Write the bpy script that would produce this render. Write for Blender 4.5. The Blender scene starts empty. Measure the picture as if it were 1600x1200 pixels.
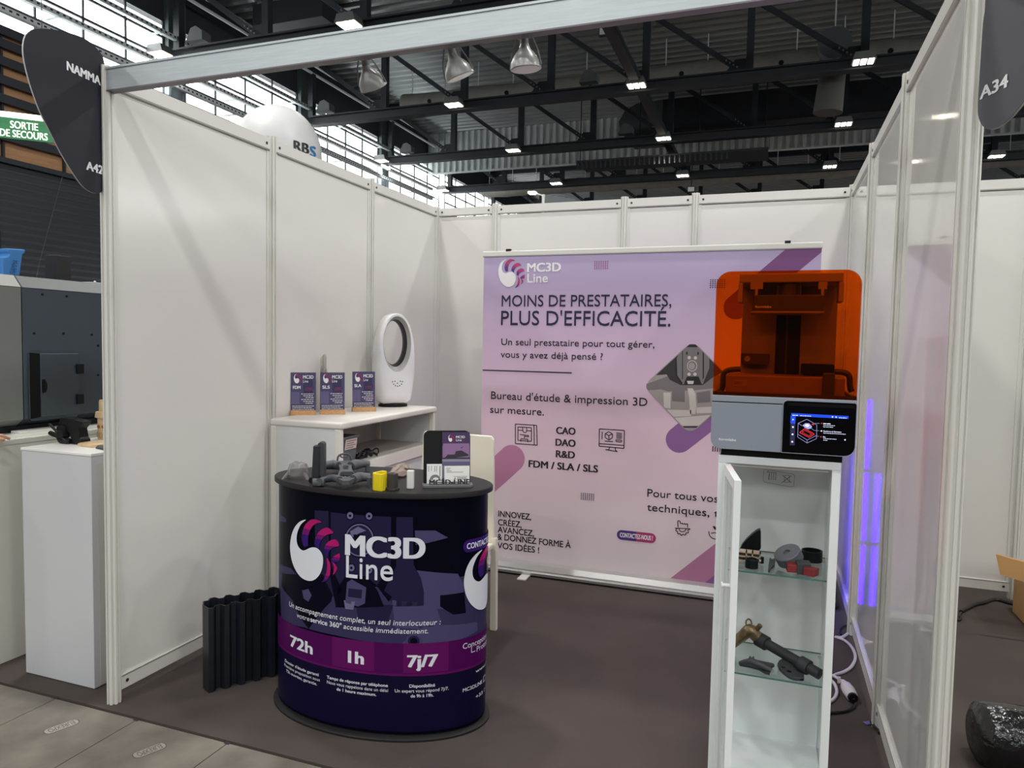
import bpy, bmesh, math, random
from mathutils import Vector, Matrix
from mathutils.geometry import tessellate_polygon

# ------------------------------------------------------------------ camera, light, exposure
C = bpy.context.scene.collection
SC = bpy.context.scene
CAM_LOC = Vector((2.53393, -2.17372, 1.52965))
CAM_ROT = (1.5144421, -0.0183787, 0.3485695)
F_PX = 1113.96
_cd = bpy.data.cameras.new('camera')
_cd.sensor_fit = 'HORIZONTAL'; _cd.sensor_width = 36.0; _cd.lens = F_PX / 1600.0 * 36.0
_cd.clip_start = 0.02; _cd.clip_end = 300
cam = bpy.data.objects.new('camera', _cd); C.objects.link(cam)
cam.location = CAM_LOC; cam.rotation_euler = CAM_ROT
SC.camera = cam

W = bpy.data.worlds.new('hall_daylight'); W.use_nodes = True; SC.world = W
_bg = W.node_tree.nodes['Background']
_bg.inputs[0].default_value = (1.0, 0.985, 0.965, 1); _bg.inputs[1].default_value = 7.0

SC.view_settings.view_transform = 'Standard'; SC.view_settings.look = 'None'
SC.view_settings.exposure = 0.0; SC.view_settings.gamma = 1.0
SC.view_settings.use_curve_mapping = False
SC.cycles.use_denoising = True
SC.cycles.max_bounces = 10; SC.cycles.transparent_max_bounces = 16
SC.cycles.caustics_reflective = False; SC.cycles.caustics_refractive = False
SC.cycles.sample_clamp_indirect = 6.0

# the hall lamps that hang outside the frame (behind and beside the camera)
def hall_light(x, y, z=8.25, power=160.0):
    l = bpy.data.lights.new('hall_light', 'AREA'); l.shape = 'RECTANGLE'
    l.size = 0.6; l.size_y = 0.4; l.energy = power; l.color = (1.0, 0.99, 0.965)
    o = bpy.data.objects.new('hall_light', l); C.objects.link(o); o.location = (x, y, z)
    return o
for _x in (-6.35, -1.05, 4.33, 9.7):
    for _y in (-9.5, -4.1, 1.2, 6.5):
        hall_light(_x, _y)

# portals in the left window strip and the two added ones guide daylight sampling
def portal(loc, rot, sx, sy):
    l = bpy.data.lights.new('window_portal', 'AREA'); l.shape = 'RECTANGLE'; l.size = sx; l.size_y = sy; l.cycles.is_portal = True
    o = bpy.data.objects.new('window_portal', l); C.objects.link(o); o.location = loc; o.rotation_euler = rot
portal((-12.1, 21.5, 8.48), (0, math.radians(-90), 0), 1.9, 41.0)
portal((6.0, -14.15, 6.6), (math.radians(90), 0, 0), 36.0, 1.4)
portal((24.1, 14.5, 7.2), (0, math.radians(90), 0), 2.6, 56.0)

# ------------------------------------------------------------------ helpers
RM = cam.rotation_euler.to_matrix()
def ray(u, v):
    return RM @ Vector(((u - 800) / F_PX, -(v - 600) / F_PX, -1.0))
def at(u, v, ax, val):                       # photograph pixel -> point on the plane coordinate[ax] = val
    d = ray(u, v); t = (val - CAM_LOC[ax]) / d[ax]
    return CAM_LOC + d * t
def at_plane(u, v, p, n):
    d = ray(u, v); n = Vector(n); t = (Vector(p) - CAM_LOC).dot(n) / d.dot(n)
    return CAM_LOC + d * t
def at_depth(u, v, depth):
    return CAM_LOC + ray(u, v) * depth

def lin(c):
    c = c / 255.0
    return c / 12.92 if c <= 0.04045 else ((c + 0.055) / 1.055) ** 2.4
def rgb(c): return (lin(c[0]), lin(c[1]), lin(c[2]), 1.0)

def mat(name, col, rough=0.5, metal=0.0, spec=0.5, emit=0.0, noise=0.0, nscale=6.0, bump=0.0, bscale=60.0, coat=0.0, stretch=None, ecol=None):
    m = bpy.data.materials.new(name); m.use_nodes = True
    nt = m.node_tree; b = nt.nodes['Principled BSDF']
    c = rgb(col)
    b.inputs['Base Color'].default_value = c; b.inputs['Roughness'].default_value = rough
    b.inputs['Metallic'].default_value = metal; b.inputs['Specular IOR Level'].default_value = spec
    b.inputs['Coat Weight'].default_value = coat
    if emit:
        b.inputs['Emission Color'].default_value = rgb(ecol or col); b.inputs['Emission Strength'].default_value = emit
    if noise or bump:
        tc = nt.nodes.new('ShaderNodeTexCoord'); mp = nt.nodes.new('ShaderNodeMapping')
        nt.links.new(tc.outputs['Object'], mp.inputs['Vector'])
        if stretch: mp.inputs['Scale'].default_value = stretch
    if noise:
        n = nt.nodes.new('ShaderNodeTexNoise'); n.inputs['Scale'].default_value = nscale; n.inputs['Detail'].default_value = 5
        nt.links.new(mp.outputs['Vector'], n.inputs['Vector'])
        r = nt.nodes.new('ShaderNodeValToRGB')
        r.color_ramp.elements[0].position = 0.3; r.color_ramp.elements[1].position = 0.7
        r.color_ramp.elements[0].color = tuple(x * (1 - noise) for x in c[:3]) + (1,)
        r.color_ramp.elements[1].color = tuple(min(1, x * (1 + noise)) for x in c[:3]) + (1,)
        nt.links.new(n.outputs['Fac'], r.inputs['Fac']); nt.links.new(r.outputs['Color'], b.inputs['Base Color'])
    if bump:
        n2 = nt.nodes.new('ShaderNodeTexNoise'); n2.inputs['Scale'].default_value = bscale; n2.inputs['Detail'].default_value = 3
        nt.links.new(mp.outputs['Vector'], n2.inputs['Vector'])
        bp = nt.nodes.new('ShaderNodeBump'); bp.inputs['Strength'].default_value = bump; bp.inputs['Distance'].default_value = 0.01
        nt.links.new(n2.outputs['Fac'], bp.inputs['Height']); nt.links.new(bp.outputs['Normal'], b.inputs['Normal'])
    return m

def clear_mat(name, tint, gloss=0.08, rough=0.03, diffuse=0.0, edge=0.5):   # thin clear sheet: tinted see-through with a glossy surface
    m = bpy.data.materials.new(name); m.use_nodes = True; nt = m.node_tree; nt.nodes.clear()
    out = nt.nodes.new('ShaderNodeOutputMaterial'); mx = nt.nodes.new('ShaderNodeMixShader')
    tr = nt.nodes.new('ShaderNodeBsdfTransparent'); gl = nt.nodes.new('ShaderNodeBsdfGlossy')
    tr.inputs['Color'].default_value = rgb(tint); gl.inputs['Roughness'].default_value = rough; gl.inputs['Color'].default_value = (0.9,0.9,0.9,1)
    fr = nt.nodes.new('ShaderNodeLayerWeight'); fr.inputs['Blend'].default_value = 0.25
    mu = nt.nodes.new('ShaderNodeMath'); mu.operation = 'MULTIPLY_ADD'; mu.use_clamp = True
    mu.inputs[1].default_value = edge; mu.inputs[2].default_value = gloss * 0.4
    nt.links.new(fr.outputs['Fresnel'], mu.inputs[0]); nt.links.new(mu.outputs[0], mx.inputs[0])
    nt.links.new(tr.outputs[0], mx.inputs[1]); nt.links.new(gl.outputs[0], mx.inputs[2])
    last = mx
    if diffuse:
        df = nt.nodes.new('ShaderNodeBsdfDiffuse'); df.inputs['Color'].default_value = rgb(tint)
        m2 = nt.nodes.new('ShaderNodeMixShader'); m2.inputs[0].default_value = diffuse
        nt.links.new(mx.outputs[0], m2.inputs[1]); nt.links.new(df.outputs[0], m2.inputs[2]); last = m2
    nt.links.new(last.outputs[0], out.inputs[0])
    return m

_glyphs = {}
def glyphs(s, italic=0.0):                    # flat outline of a line of writing: verts, faces in em units
    k = (s, italic)
    if k not in _glyphs:
        cu = bpy.data.curves.new('writing', 'FONT'); cu.body = s; cu.resolution_u = 7 if len(s) <= 6 else 3; cu.fill_mode = 'FRONT'; cu.shear = italic
        o = bpy.data.objects.new('writing', cu); C.objects.link(o)
        dg = bpy.context.evaluated_depsgraph_get(); me = o.evaluated_get(dg).to_mesh()
        vs = [(v.co.x, v.co.y) for v in me.vertices]; fs = [tuple(p.vertices) for p in me.polygons]
        o.evaluated_get(dg).to_mesh_clear(); bpy.data.objects.remove(o); bpy.data.curves.remove(cu)
        _glyphs[k] = (vs, fs)
    return _glyphs[k]
CAP = max(v[1] for v in glyphs('H')[0])

class MB:                                     # collects shapes, then links them as ONE mesh object
    def __init__(s, T=None): s.v = []; s.f = []; s.m = []; s.T = T
    def add(s, vs, fs, m=0):
        n = len(s.v)
        for p in vs:
            p = Vector(p); s.v.append(s.T @ p if s.T else p)
        for f in fs: s.f.append(tuple(i + n for i in f)); s.m.append(m)
        return s
    def box(s, a, b, m=0):
        x0, y0, z0 = a; x1, y1, z1 = b
        return s.add([(x0,y0,z0),(x1,y0,z0),(x1,y1,z0),(x0,y1,z0),(x0,y0,z1),(x1,y0,z1),(x1,y1,z1),(x0,y1,z1)],
                     [(0,3,2,1),(4,5,6,7),(0,1,5,4),(1,2,6,5),(2,3,7,6),(3,0,4,7)], m)
    def bar(s, p, q, w, h, m=0, up=(0,0,1)):  # straight bar of section w x h
        p = Vector(p); q = Vector(q); d = (q - p).normalized(); up = Vector(up)
        if abs(d.dot(up)) > 0.99: up = Vector((0,1,0))
        sx = d.cross(up).normalized() * w / 2; sy = sx.cross(d).normalized() * h / 2
        vs = [p-sx-sy, p+sx-sy, p+sx+sy, p-sx+sy, q-sx-sy, q+sx-sy, q+sx+sy, q-sx+sy]
        return s.add(vs, [(0,3,2,1),(4,5,6,7),(0,1,5,4),(1,2,6,5),(2,3,7,6),(3,0,4,7)], m)
    def prism(s, poly, fn, c0, c1, m=0):      # polygon (a,b) pushed through fn(a,b,c) from c0 to c1
        n = len(poly)
        vs = [fn(a, b, c0) for a, b in poly] + [fn(a, b, c1) for a, b in poly]
        fs = [tuple(range(n))[::-1], tuple(range(n, 2*n))] + [(i, (i+1) % n, n+(i+1) % n, n+i) for i in range(n)]
        return s.add(vs, fs, m)
    def frame(s, outer, inner, fn, c0, c1, m=0):   # ring between two outlines with the same count
        n = len(outer)
        vs = [fn(a,b,c0) for a,b in outer] + [fn(a,b,c0) for a,b in inner] + [fn(a,b,c1) for a,b in outer] + [fn(a,b,c1) for a,b in inner]
        fs = []
        for i in range(n):
            j = (i+1) % n
            fs += [(i, n+i, n+j, j), (2*n+i, 2*n+j, 3*n+j, 3*n+i), (i, j, 2*n+j, 2*n+i), (n+i, 3*n+i, 3*n+j, n+j)]
        return s.add(vs, fs, m)
    def lathe(s, prof, org=(0,0,0), axis=(0,0,1), seg=24, m=0, sx=1.0, sy=1.0):
        az = Vector(axis).normalized(); ax = az.orthogonal().normalized() if abs(az.z) < 0.999 else Vector((1,0,0)); ay = az.cross(ax)
        org = Vector(org); vs = []
        for r, z in prof:
            for k in range(seg):
                t = 2*math.pi*k/seg; vs.append(org + az*z + ax*(r*sx*math.cos(t)) + ay*(r*sy*math.sin(t)))
        fs = []
        for i in range(len(prof)-1):
            for k in range(seg):
                l = (k+1) % seg; fs.append((i*seg+k, i*seg+l, (i+1)*seg+l, (i+1)*seg+k))
        fs.append(tuple(range(seg))[::-1]); fs.append(tuple(range((len(prof)-1)*seg, len(prof)*seg)))
        return s.add(vs, fs, m)
    def cyl(s, p, q, r, r2=None, seg=16, m=0):
        p = Vector(p); q = Vector(q)
        return s.lathe([(r, 0), (r if r2 is None else r2, (q-p).length)], p, q-p, seg, m)
    def tube(s, pts, r, seg=10, m=0, closed=False, steps=0, sq=1.0):
        pts = [Vector(p) for p in pts]
        rs = list(r) if isinstance(r, (list, tuple)) else [r]*len(pts)
        if steps:                              # Catmull-Rom through the points
            np_, nr = [], []; n = len(pts)
            for i in range(n if closed else n-1):
                g = (lambda k: pts[k % n]) if closed else (lambda k: pts[max(0, min(n-1, k))])
                gr = (lambda k: rs[k % n]) if closed else (lambda k: rs[max(0, min(n-1, k))])
                p0, p1, p2, p3 = g(i-1), g(i), g(i+1), g(i+2)
                for k in range(steps):
                    t = k/steps
                    np_.append(0.5*((2*p1)+(p2-p0)*t+(2*p0-5*p1+4*p2-p3)*t*t+(3*p1-p0-3*p2+p3)*t**3)); nr.append(gr(i)*(1-t)+gr(i+1)*t)
            if not closed: np_.append(pts[-1]); nr.append(rs[-1])
            pts, rs = np_, nr
        n = len(pts); vs = []; nrm = None
        for i in range(n):
            if closed: d = pts[(i+1) % n] - pts[i-1]
            else: d = pts[min(n-1, i+1)] - pts[max(0, i-1)]
            d.normalize()
            if nrm is None: nrm = d.orthogonal().normalized()
            nrm = (nrm - d*nrm.dot(d)).normalized(); bi = d.cross(nrm)
            for k in range(seg):
                t = 2*math.pi*k/seg; vs.append(pts[i] + nrm*(rs[i]*math.cos(t)) + bi*(rs[i]*sq*math.sin(t)))
        fs = []
        for i in range(n if closed else n-1):
            j = (i+1) % n
            for k in range(seg):
                l = (k+1) % seg; fs.append((i*seg+k, i*seg+l, j*seg+l, j*seg+k))
        if not closed: fs.append(tuple(range(seg))[::-1]); fs.append(tuple(range((n-1)*seg, n*seg)))
        return s.add(vs, fs, m)
    def ball(s, c, r, m=0, seg=20, rings=12):
        r = r if isinstance(r, (tuple, list)) else (r, r, r); c = Vector(c); vs = [c + Vector((0,0,-r[2]))]
        for i in range(1, rings):
            p = -math.pi/2 + math.pi*i/rings
            for k in range(seg):
                t = 2*math.pi*k/seg; vs.append(c + Vector((r[0]*math.cos(p)*math.cos(t), r[1]*math.cos(p)*math.sin(t), r[2]*math.sin(p))))
        vs.append(c + Vector((0,0,r[2]))); fs = [(0, 1+(k+1) % seg, 1+k) for k in range(seg)]
        for i in range(rings-2):
            for k in range(seg):
                l = (k+1) % seg; fs.append((1+i*seg+k, 1+i*seg+l, 1+(i+1)*seg+l, 1+(i+1)*seg+k))
        e = len(vs)-1; b = 1+(rings-2)*seg; fs += [(e, b+k, b+(k+1) % seg) for k in range(seg)]
        return s.add(vs, fs, m)
    def build(s, name, mats, parent=None, loc=None, bevel=0.0, smooth=None, normals=True, seg=2):
        me = bpy.data.meshes.new(name)
        if parent is not None: off = Vector(parent['_base'])
        else: off = Vector(loc) if loc is not None else Vector((0,0,0))
        me.from_pydata([p - off for p in s.v], [], s.f)
        mats = mats if isinstance(mats, (list, tuple)) else [mats]
        for m in mats: me.materials.append(m)
        me.polygons.foreach_set('material_index', s.m)
        if normals:
            b = bmesh.new(); b.from_mesh(me); bmesh.ops.recalc_face_normals(b, faces=b.faces); b.to_mesh(me); b.free()
        if smooth:
            me.polygons.foreach_set('use_smooth', [True]*len(me.polygons)); me.set_sharp_from_angle(angle=math.radians(smooth))
        o = bpy.data.objects.new(name, me); C.objects.link(o); o['_base'] = tuple(off)
        if parent is not None: o.parent = parent
        else: o.location = off
        if bevel:
            bm_ = o.modifiers.new('bevel', 'BEVEL'); bm_.width = bevel; bm_.segments = seg; bm_.limit_method = 'ANGLE'; bm_.angle_limit = math.radians(40)
        return o

def tag(o, label=None, cat=None, group=None, kind=None):
    if label: o['label'] = label
    if cat: o['category'] = cat
    if group: o['group'] = group
    if kind: o['kind'] = kind
    return o
def thing(name, label, cat, loc=(0,0,0), group=None, kind=None):    # an Empty at the thing's base that parents its parts
    o = bpy.data.objects.new(name, None); C.objects.link(o); o.location = loc; o.empty_display_size = 0.05
    o['_base'] = tuple(loc)
    return tag(o, label, cat, group, kind)
def dup(root, loc=None, rotz=None, label=None):                      # a copy of a thing, its parts and their sub-parts
    def cp(o, par):
        c = o.copy(); C.objects.link(c)
        if par is not None: c.parent = par
        for ch in [x for x in o.children]: cp(ch, c)
        return c
    r = cp(root, None)
    if loc is not None: r.location = loc
    if rotz is not None: r.rotation_euler = (0, 0, rotz)
    if label: r['label'] = label
    return r

class Print:                                  # flat print: polygons and writing laid on a surface, thin layers of ink
    def __init__(s, px, put, step=None):      # px(u,v)->(a,b); put(a,b,layer)->xyz
        s.px = px; s.put = put; s.step = step; s.mb = MB()
    def _emit(s, vs, fs, m, layer, bands=None):
        if s.step is None and not bands:
            s.mb.add([s.put(a, b, layer) for a, b in vs], fs, m); return
        bm = bmesh.new(); bv = [bm.verts.new((a, b, 0)) for a, b in vs]
        for f in fs:
            try: bm.faces.new([bv[i] for i in f])
            except ValueError: pass
        if bands:
            for bb, _ in bands:
                bmesh.ops.bisect_plane(bm, geom=bm.verts[:]+bm.edges[:]+bm.faces[:], plane_co=(0, bb, 0), plane_no=(0, 1, 0))
        if s.step:
            bmesh.ops.triangulate(bm, faces=[f for f in bm.faces if len(f.verts) > 4])
            lo = min(v[0] for v in vs); hi = max(v[0] for v in vs); k = math.floor(lo/s.step)+1
            while k*s.step < hi:
                bmesh.ops.bisect_plane(bm, geom=bm.verts[:]+bm.edges[:]+bm.faces[:], plane_co=(k*s.step, 0, 0), plane_no=(1, 0, 0)); k += 1
        bm.verts.index_update()
        V = [s.put(v.co.x, v.co.y, layer) for v in bm.verts]
        for f in bm.faces:
            mm = m
            if bands:
                cb = f.calc_center_median().y
                for bb, m2 in bands:
                    if cb < bb: mm = m2
            s.mb.add([V[v.index] for v in f.verts], [tuple(range(len(f.verts)))], mm)
        bm.free()
    def poly(s, pts, m, layer=1, bands=None, raw=False):
        P = pts if raw else [s.px(*p) for p in pts]
        s._emit(P, [tuple(t) for t in tessellate_polygon([[Vector((q[0],q[1],0)) for q in P]])], m, layer, bands)
    def text(s, body, p0, p1, cap, m, layer=3, bold=0, italic=0.0, raw=False, zfix=None):
        """body between baseline pixels p0 and p1, capital height cap pixels; raw: p0, p1, cap already in surface units"""
        vs, fs = glyphs(body, italic)
        if raw: a0, b0 = p0; a1, b1 = p1; h = cap
        else:
            a0, b0 = s.px(*p0); a1, b1 = s.px(*p1); b0 = (b0+b1)/2 if zfix is None else zfix; h = s.px(p0[0], p0[1]-cap)[1] - s.px(*p0)[1]
        lo = min(v[0] for v in vs); hi = max(v[0] for v in vs); k = (a1-a0)/(hi-lo); q = h/CAP
        for i in range(max(1, bold)):
            dx = 0 if not bold else (i-(bold-1)/2)*0.035*h; 
            for dy in ((0,) if not bold else (-0.02*h, 0.02*h)):
                s._emit([(a0+(x-lo)*k+dx, b0+y*q+dy) for x, y in vs], fs, m, layer+0.15*i+(0.07 if dy > 0 else 0))
    def dashes(s, a0, a1, b0, h, m, layer=3, seed=1):          # a line of print too small to read: short strokes
        rg = random.Random(seed); a = a0
        while a < a1-0.3*h:
            w = min(a1-a, h*rg.uniform(0.9, 3.2)); s.poly([(a,b0),(a+w,b0),(a+w,b0+h*0.62),(a,b0+h*0.62)], m, layer, raw=True); a += w+h*0.55
    def seg(s, p, q, w, m, layer=3, raw=False):
        a = Vector(p if raw else s.px(*p)); b = Vector(q if raw else s.px(*q)); d = (b-a).normalized(); n = Vector((-d.y, d.x))*w/2
        s.poly([a-n, b-n, b+n, a+n], m, layer, raw=True)
    def path(s, pts, w, m, layer=3, raw=False, closed=False):
        P = list(pts)+([pts[0]] if closed else [])
        for i in range(len(P)-1): s.seg(P[i], P[i+1], w, m, layer+0.02*i, raw)
    def disc(s, c, rx, ry, m, layer=3, n=24, raw=False):      # pixel radii
        s.poly([(c[0]+rx*math.cos(2*math.pi*i/n), c[1]+ry*math.sin(2*math.pi*i/n)) for i in range(n)], m, layer, raw=raw)
    def ring(s, c, rx, ry, w, m, layer=3, n=24):
        P = [(c[0]+rx*math.cos(2*math.pi*i/n), c[1]+ry*math.sin(2*math.pi*i/n)) for i in range(n)]
        s.path(P, w, m, layer, closed=True)
    def build(s, name, mats, parent): return s.mb.build(name, mats, parent, normals=False)

def rounded(x0, y0, x1, y1, r, n=6):          # rounded rectangle outline; r = one radius or (bl, br, tr, tl)
    r = r if isinstance(r, (tuple, list)) else (r, r, r, r); P = []
    for (cx, cy, rr, a) in ((x0+r[0], y0+r[0], r[0], 180), (x1-r[1], y0+r[1], r[1], 270), (x1-r[2], y1-r[2], r[2], 0), (x0+r[3], y1-r[3], r[3], 90)):
        if rr <= 0: P.append((cx, cy)); continue
        for i in range(n+1):
            t = math.radians(a+90*i/n); P.append((cx+rr*math.cos(t), cy+rr*math.sin(t)))
    return P
def smooth_outline(P, steps=4):               # closed Catmull-Rom through an outline
    P = [Vector((p[0],p[1])) for p in P]; n = len(P); out = []
    for i in range(n):
        p0, p1, p2, p3 = P[i-1], P[i], P[(i+1)%n], P[(i+2)%n]
        for k in range(steps):
            t = k/steps; out.append(tuple(0.5*((2*p1)+(p2-p0)*t+(2*p0-5*p1+4*p2-p3)*t*t+(3*p1-p0-3*p2+p3)*t**3)))
    return out
XZ = lambda a, b, c: (a, c, b)                # outline in x,z pushed along y
XY = lambda a, b, c: (a, b, c)
YZ = lambda a, b, c: (c, a, b)
PI = math.pi
rnd = random.Random(5)

# logo outlines, drawn once in pixels of an enlarged view (6.4x, origin 435,790)
LOGO_WHITE = [(285,140),(240,150),(200,180),(165,230),(140,300),(127,390),(130,470),(145,550),(170,620),(205,680),(245,722),(290,745),(335,750),(375,735),(410,700),(435,655),(450,600),(455,545),(450,500),(435,465),(410,435),(380,418),(345,415),(315,425),(285,440),(260,447),(235,437),(212,412),(197,375),(192,330),(197,280),(215,225),(240,180)]
LOGO_PETALS = [
 [(440,165),(400,142),(350,135),(310,155),(275,195),(252,250),(243,310),(248,365),(262,400),(275,412),(290,405),(307,395),(305,350),(310,300),(325,250),(350,205),(390,175)],
 [(555,272),(535,240),(505,220),(470,222),(430,245),(395,285),(375,335),(370,380),(385,405),(405,420),(418,425),(420,390),(435,350),(465,310),(505,285)],
 [(610,402),(608,370),(590,345),(565,335),(530,345),(495,370),(472,405),(465,445),(475,480),(488,510),(500,500),(510,465),(535,430),(570,410)],
 [(620,480),(590,487),(560,505),(540,535),(535,552),(550,570),(580,560),(615,552)],
 [(490,520),(510,545),(525,580),(528,630),(520,690),(500,730),(475,755),(440,765),(460,735),(480,690),(492,640),(495,590)],
 [(548,565),(575,585),(590,610),(592,635),(575,665),(552,695),(560,650),(562,610)]]
LOGO_WHITE = smooth_outline(LOGO_WHITE, 3); LOGO_PETALS = [smooth_outline(P, 3) for P in LOGO_PETALS]
LOGO_BANDS = [(0.42, 0.62), (0.42, 0.62), (0.42, 0.62), (0.3, 0.6), (0.15, 0.3), (0.0, 0.1)]
def logo(pr, box, mw, mp, layer=4, px=True, only=6):   # box = x0,y0,x1,y1 of the emblem in the print's pixels (or units)
    x0, y0, x1, y1 = box
    g = lambda p: (x0+(p[0]-127)/(620-127)*(x1-x0), y0+(p[1]-135)/(765-135)*(y1-y0))
    pr.poly([g(p) for p in LOGO_WHITE], mw, layer, raw=not px)
    for P, (l1, l2) in zip(LOGO_PETALS[:only], LOGO_BANDS):
        Q = [g(p) for p in P]; Q = [pr.px(*p) for p in Q] if px else Q
        lo = min(q[1] for q in Q); hi = max(q[1] for q in Q)
        pr.poly(Q, mp[0], layer, bands=[(lo+(hi-lo)*l2, mp[1]), (lo+(hi-lo)*l1, mp[2])], raw=True)

# ------------------------------------------------------------------ materials
M_PANEL = mat('white_panel', (222,219,214), 0.16, spec=0.4, noise=0.015, nscale=1.2)
M_PANELR = mat('glossy_white_panel', (220,219,214), 0.06, spec=0.35, noise=0.012, nscale=1.2, bump=0.02, bscale=9)
M_ALU = mat('painted_aluminium', (216,214,208), 0.35)
M_ALUD = mat('aluminium_groove', (150,148,144), 0.4, metal=0.3)
M_ALUB = mat('brushed_aluminium', (190,197,202), 0.42, metal=0.35, noise=0.06, nscale=40, stretch=(0.2,1,4))
M_DARK = mat('dark_slot', (38,38,40), 0.6)
M_CARPET = mat('charcoal_carpet', (87,79,76), 0.95, spec=0.1, noise=0.08, nscale=3, bump=0.5, bscale=420)
M_TILE = mat('scuffed_stone_tile', (119,113,104), 0.5, spec=0.3, noise=0.28, nscale=5, bump=0.05, bscale=40)
M_JOINT = mat('tile_joint', (52,49,46), 0.8)
M_STEEL = mat('dark_steel', (44,50,56), 0.5, metal=0.2, noise=0.08, nscale=2)
M_DECK = mat('roof_deck', (150,156,157), 0.42, metal=0.75, noise=0.1, nscale=0.6)
M_CLAD = mat('grey_cladding', (212,220,222), 0.5)
M_HWALL = mat('hall_wall', (40,44,51), 0.7)
M_HWALLG = mat('hall_wall_grey', (96,100,104), 0.7)
M_WOOD = mat('wall_wood', (170,128,90), 0.55, noise=0.12, nscale=3, stretch=(1,1,6))
M_FABRIC = mat('duct_fabric', (140,139,133), 0.85, noise=0.1, nscale=4, bump=0.6, bscale=7)
M_WHITE = mat('white_plastic', (232,231,228), 0.35)
M_BLACK = mat('black_plastic', (20,21,24), 0.45, spec=0.25)
M_BLACKM = mat('matt_black', (26,27,30), 0.7, spec=0.2, bump=0.1, bscale=300)
M_GLASS = clear_mat('window_glass', (250,253,253), 0.05)
M_SHEET = clear_mat('clear_glass', (250,252,251), 0.04)

# ------------------------------------------------------------------ floor
b = MB(); b.box((-12.2,-0.055,-0.08), (22,45,0.0)); tag(b.build('floor', M_CARPET), kind='structure')
b = MB(); b.box((-12.3,-14.3,-0.2),(24.3,45,-0.085)); tag(b.build('floor_slab', M_CARPET), kind='structure')
b = MB(); b.box((-12.2,-14,-0.08),(-3.95,-0.06,0.0)); b.box((6.0,-14,-0.08),(24,-0.06,0.0)); b.box((-3.94,-14,-0.08),(5.99,-4.7,0.0)); tag(b.build('floor_hall', M_CARPET), kind='structure')
fl = MB()
P_T = 0.453; X0 = 0.195
xs = [X0+P_T*k for k in range(-9, 14)]
rows = [(-0.062-0.92*j, -0.062-0.92*(j+1)) for j in range(5)]
for j, (y1, y0) in enumerate(rows):
    for xa, xb in zip(xs[:-1], xs[1:]):
        fl.box((xa+0.002, y0+0.0025, -0.06), (xb-0.002, y1-0.0025, -0.004))
fl.box((xs[0],-4.66,-0.08), (xs[-1],-0.055,-0.012), 1)
FT = fl.build('floor_aisle', [M_TILE, M_JOINT], bevel=0.0015); tag(FT, kind='structure'); 
# stamped maker's plates in the tiles (read from the aisle), nicks at the carpet edge
M_STAMP = mat('stamped_metal', (158,152,142), 0.45, noise=0.1, nscale=30); M_STAMPD = mat('stamp_recess', (74,70,65), 0.7)
class _: pass
def stamp(u0, v0, u1, v1):
    a = at(u0, v0, 2, 0); c = at(u1, v1, 2, 0); d = (c-a); L = d.length; d.normalize(); n = Vector((-d.y, d.x, 0))
    z = lambda k: -0.004 + 0.0004*k
    pr = Print(None, lambda p, q, l: tuple(a + d*p + n*q + Vector((0,0,z(l)))))
    pr.poly(rounded(-0.012,-0.026,L+0.012,0.026,0.022), 1, 1, raw=True)
    pr.poly(rounded(-0.009,-0.023,L+0.009,0.023,0.019), 0, 2, raw=True)
    pr.text('EUREXPO', (L-0.004, 0.016), (0.004, 0.016), -0.032, 1, 3, raw=True)
    return pr.build('floor_stamp', [M_STAMP, M_STAMPD], FT)
FT['_base'] = (0,0,0)
stamp(74,1142,118,1126); stamp(213,1179,254,1163)
nk = MB()
for u, v in ((91,1087),(217,1121),(359,1157)):
    p = at(u, v, 2, 0); nk.box((p.x-0.012, p.y-0.02, -0.0035), (p.x+0.012, p.y-0.004, -0.003), 0)
nk.build('joint_notch', M_DARK, FT)

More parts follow.
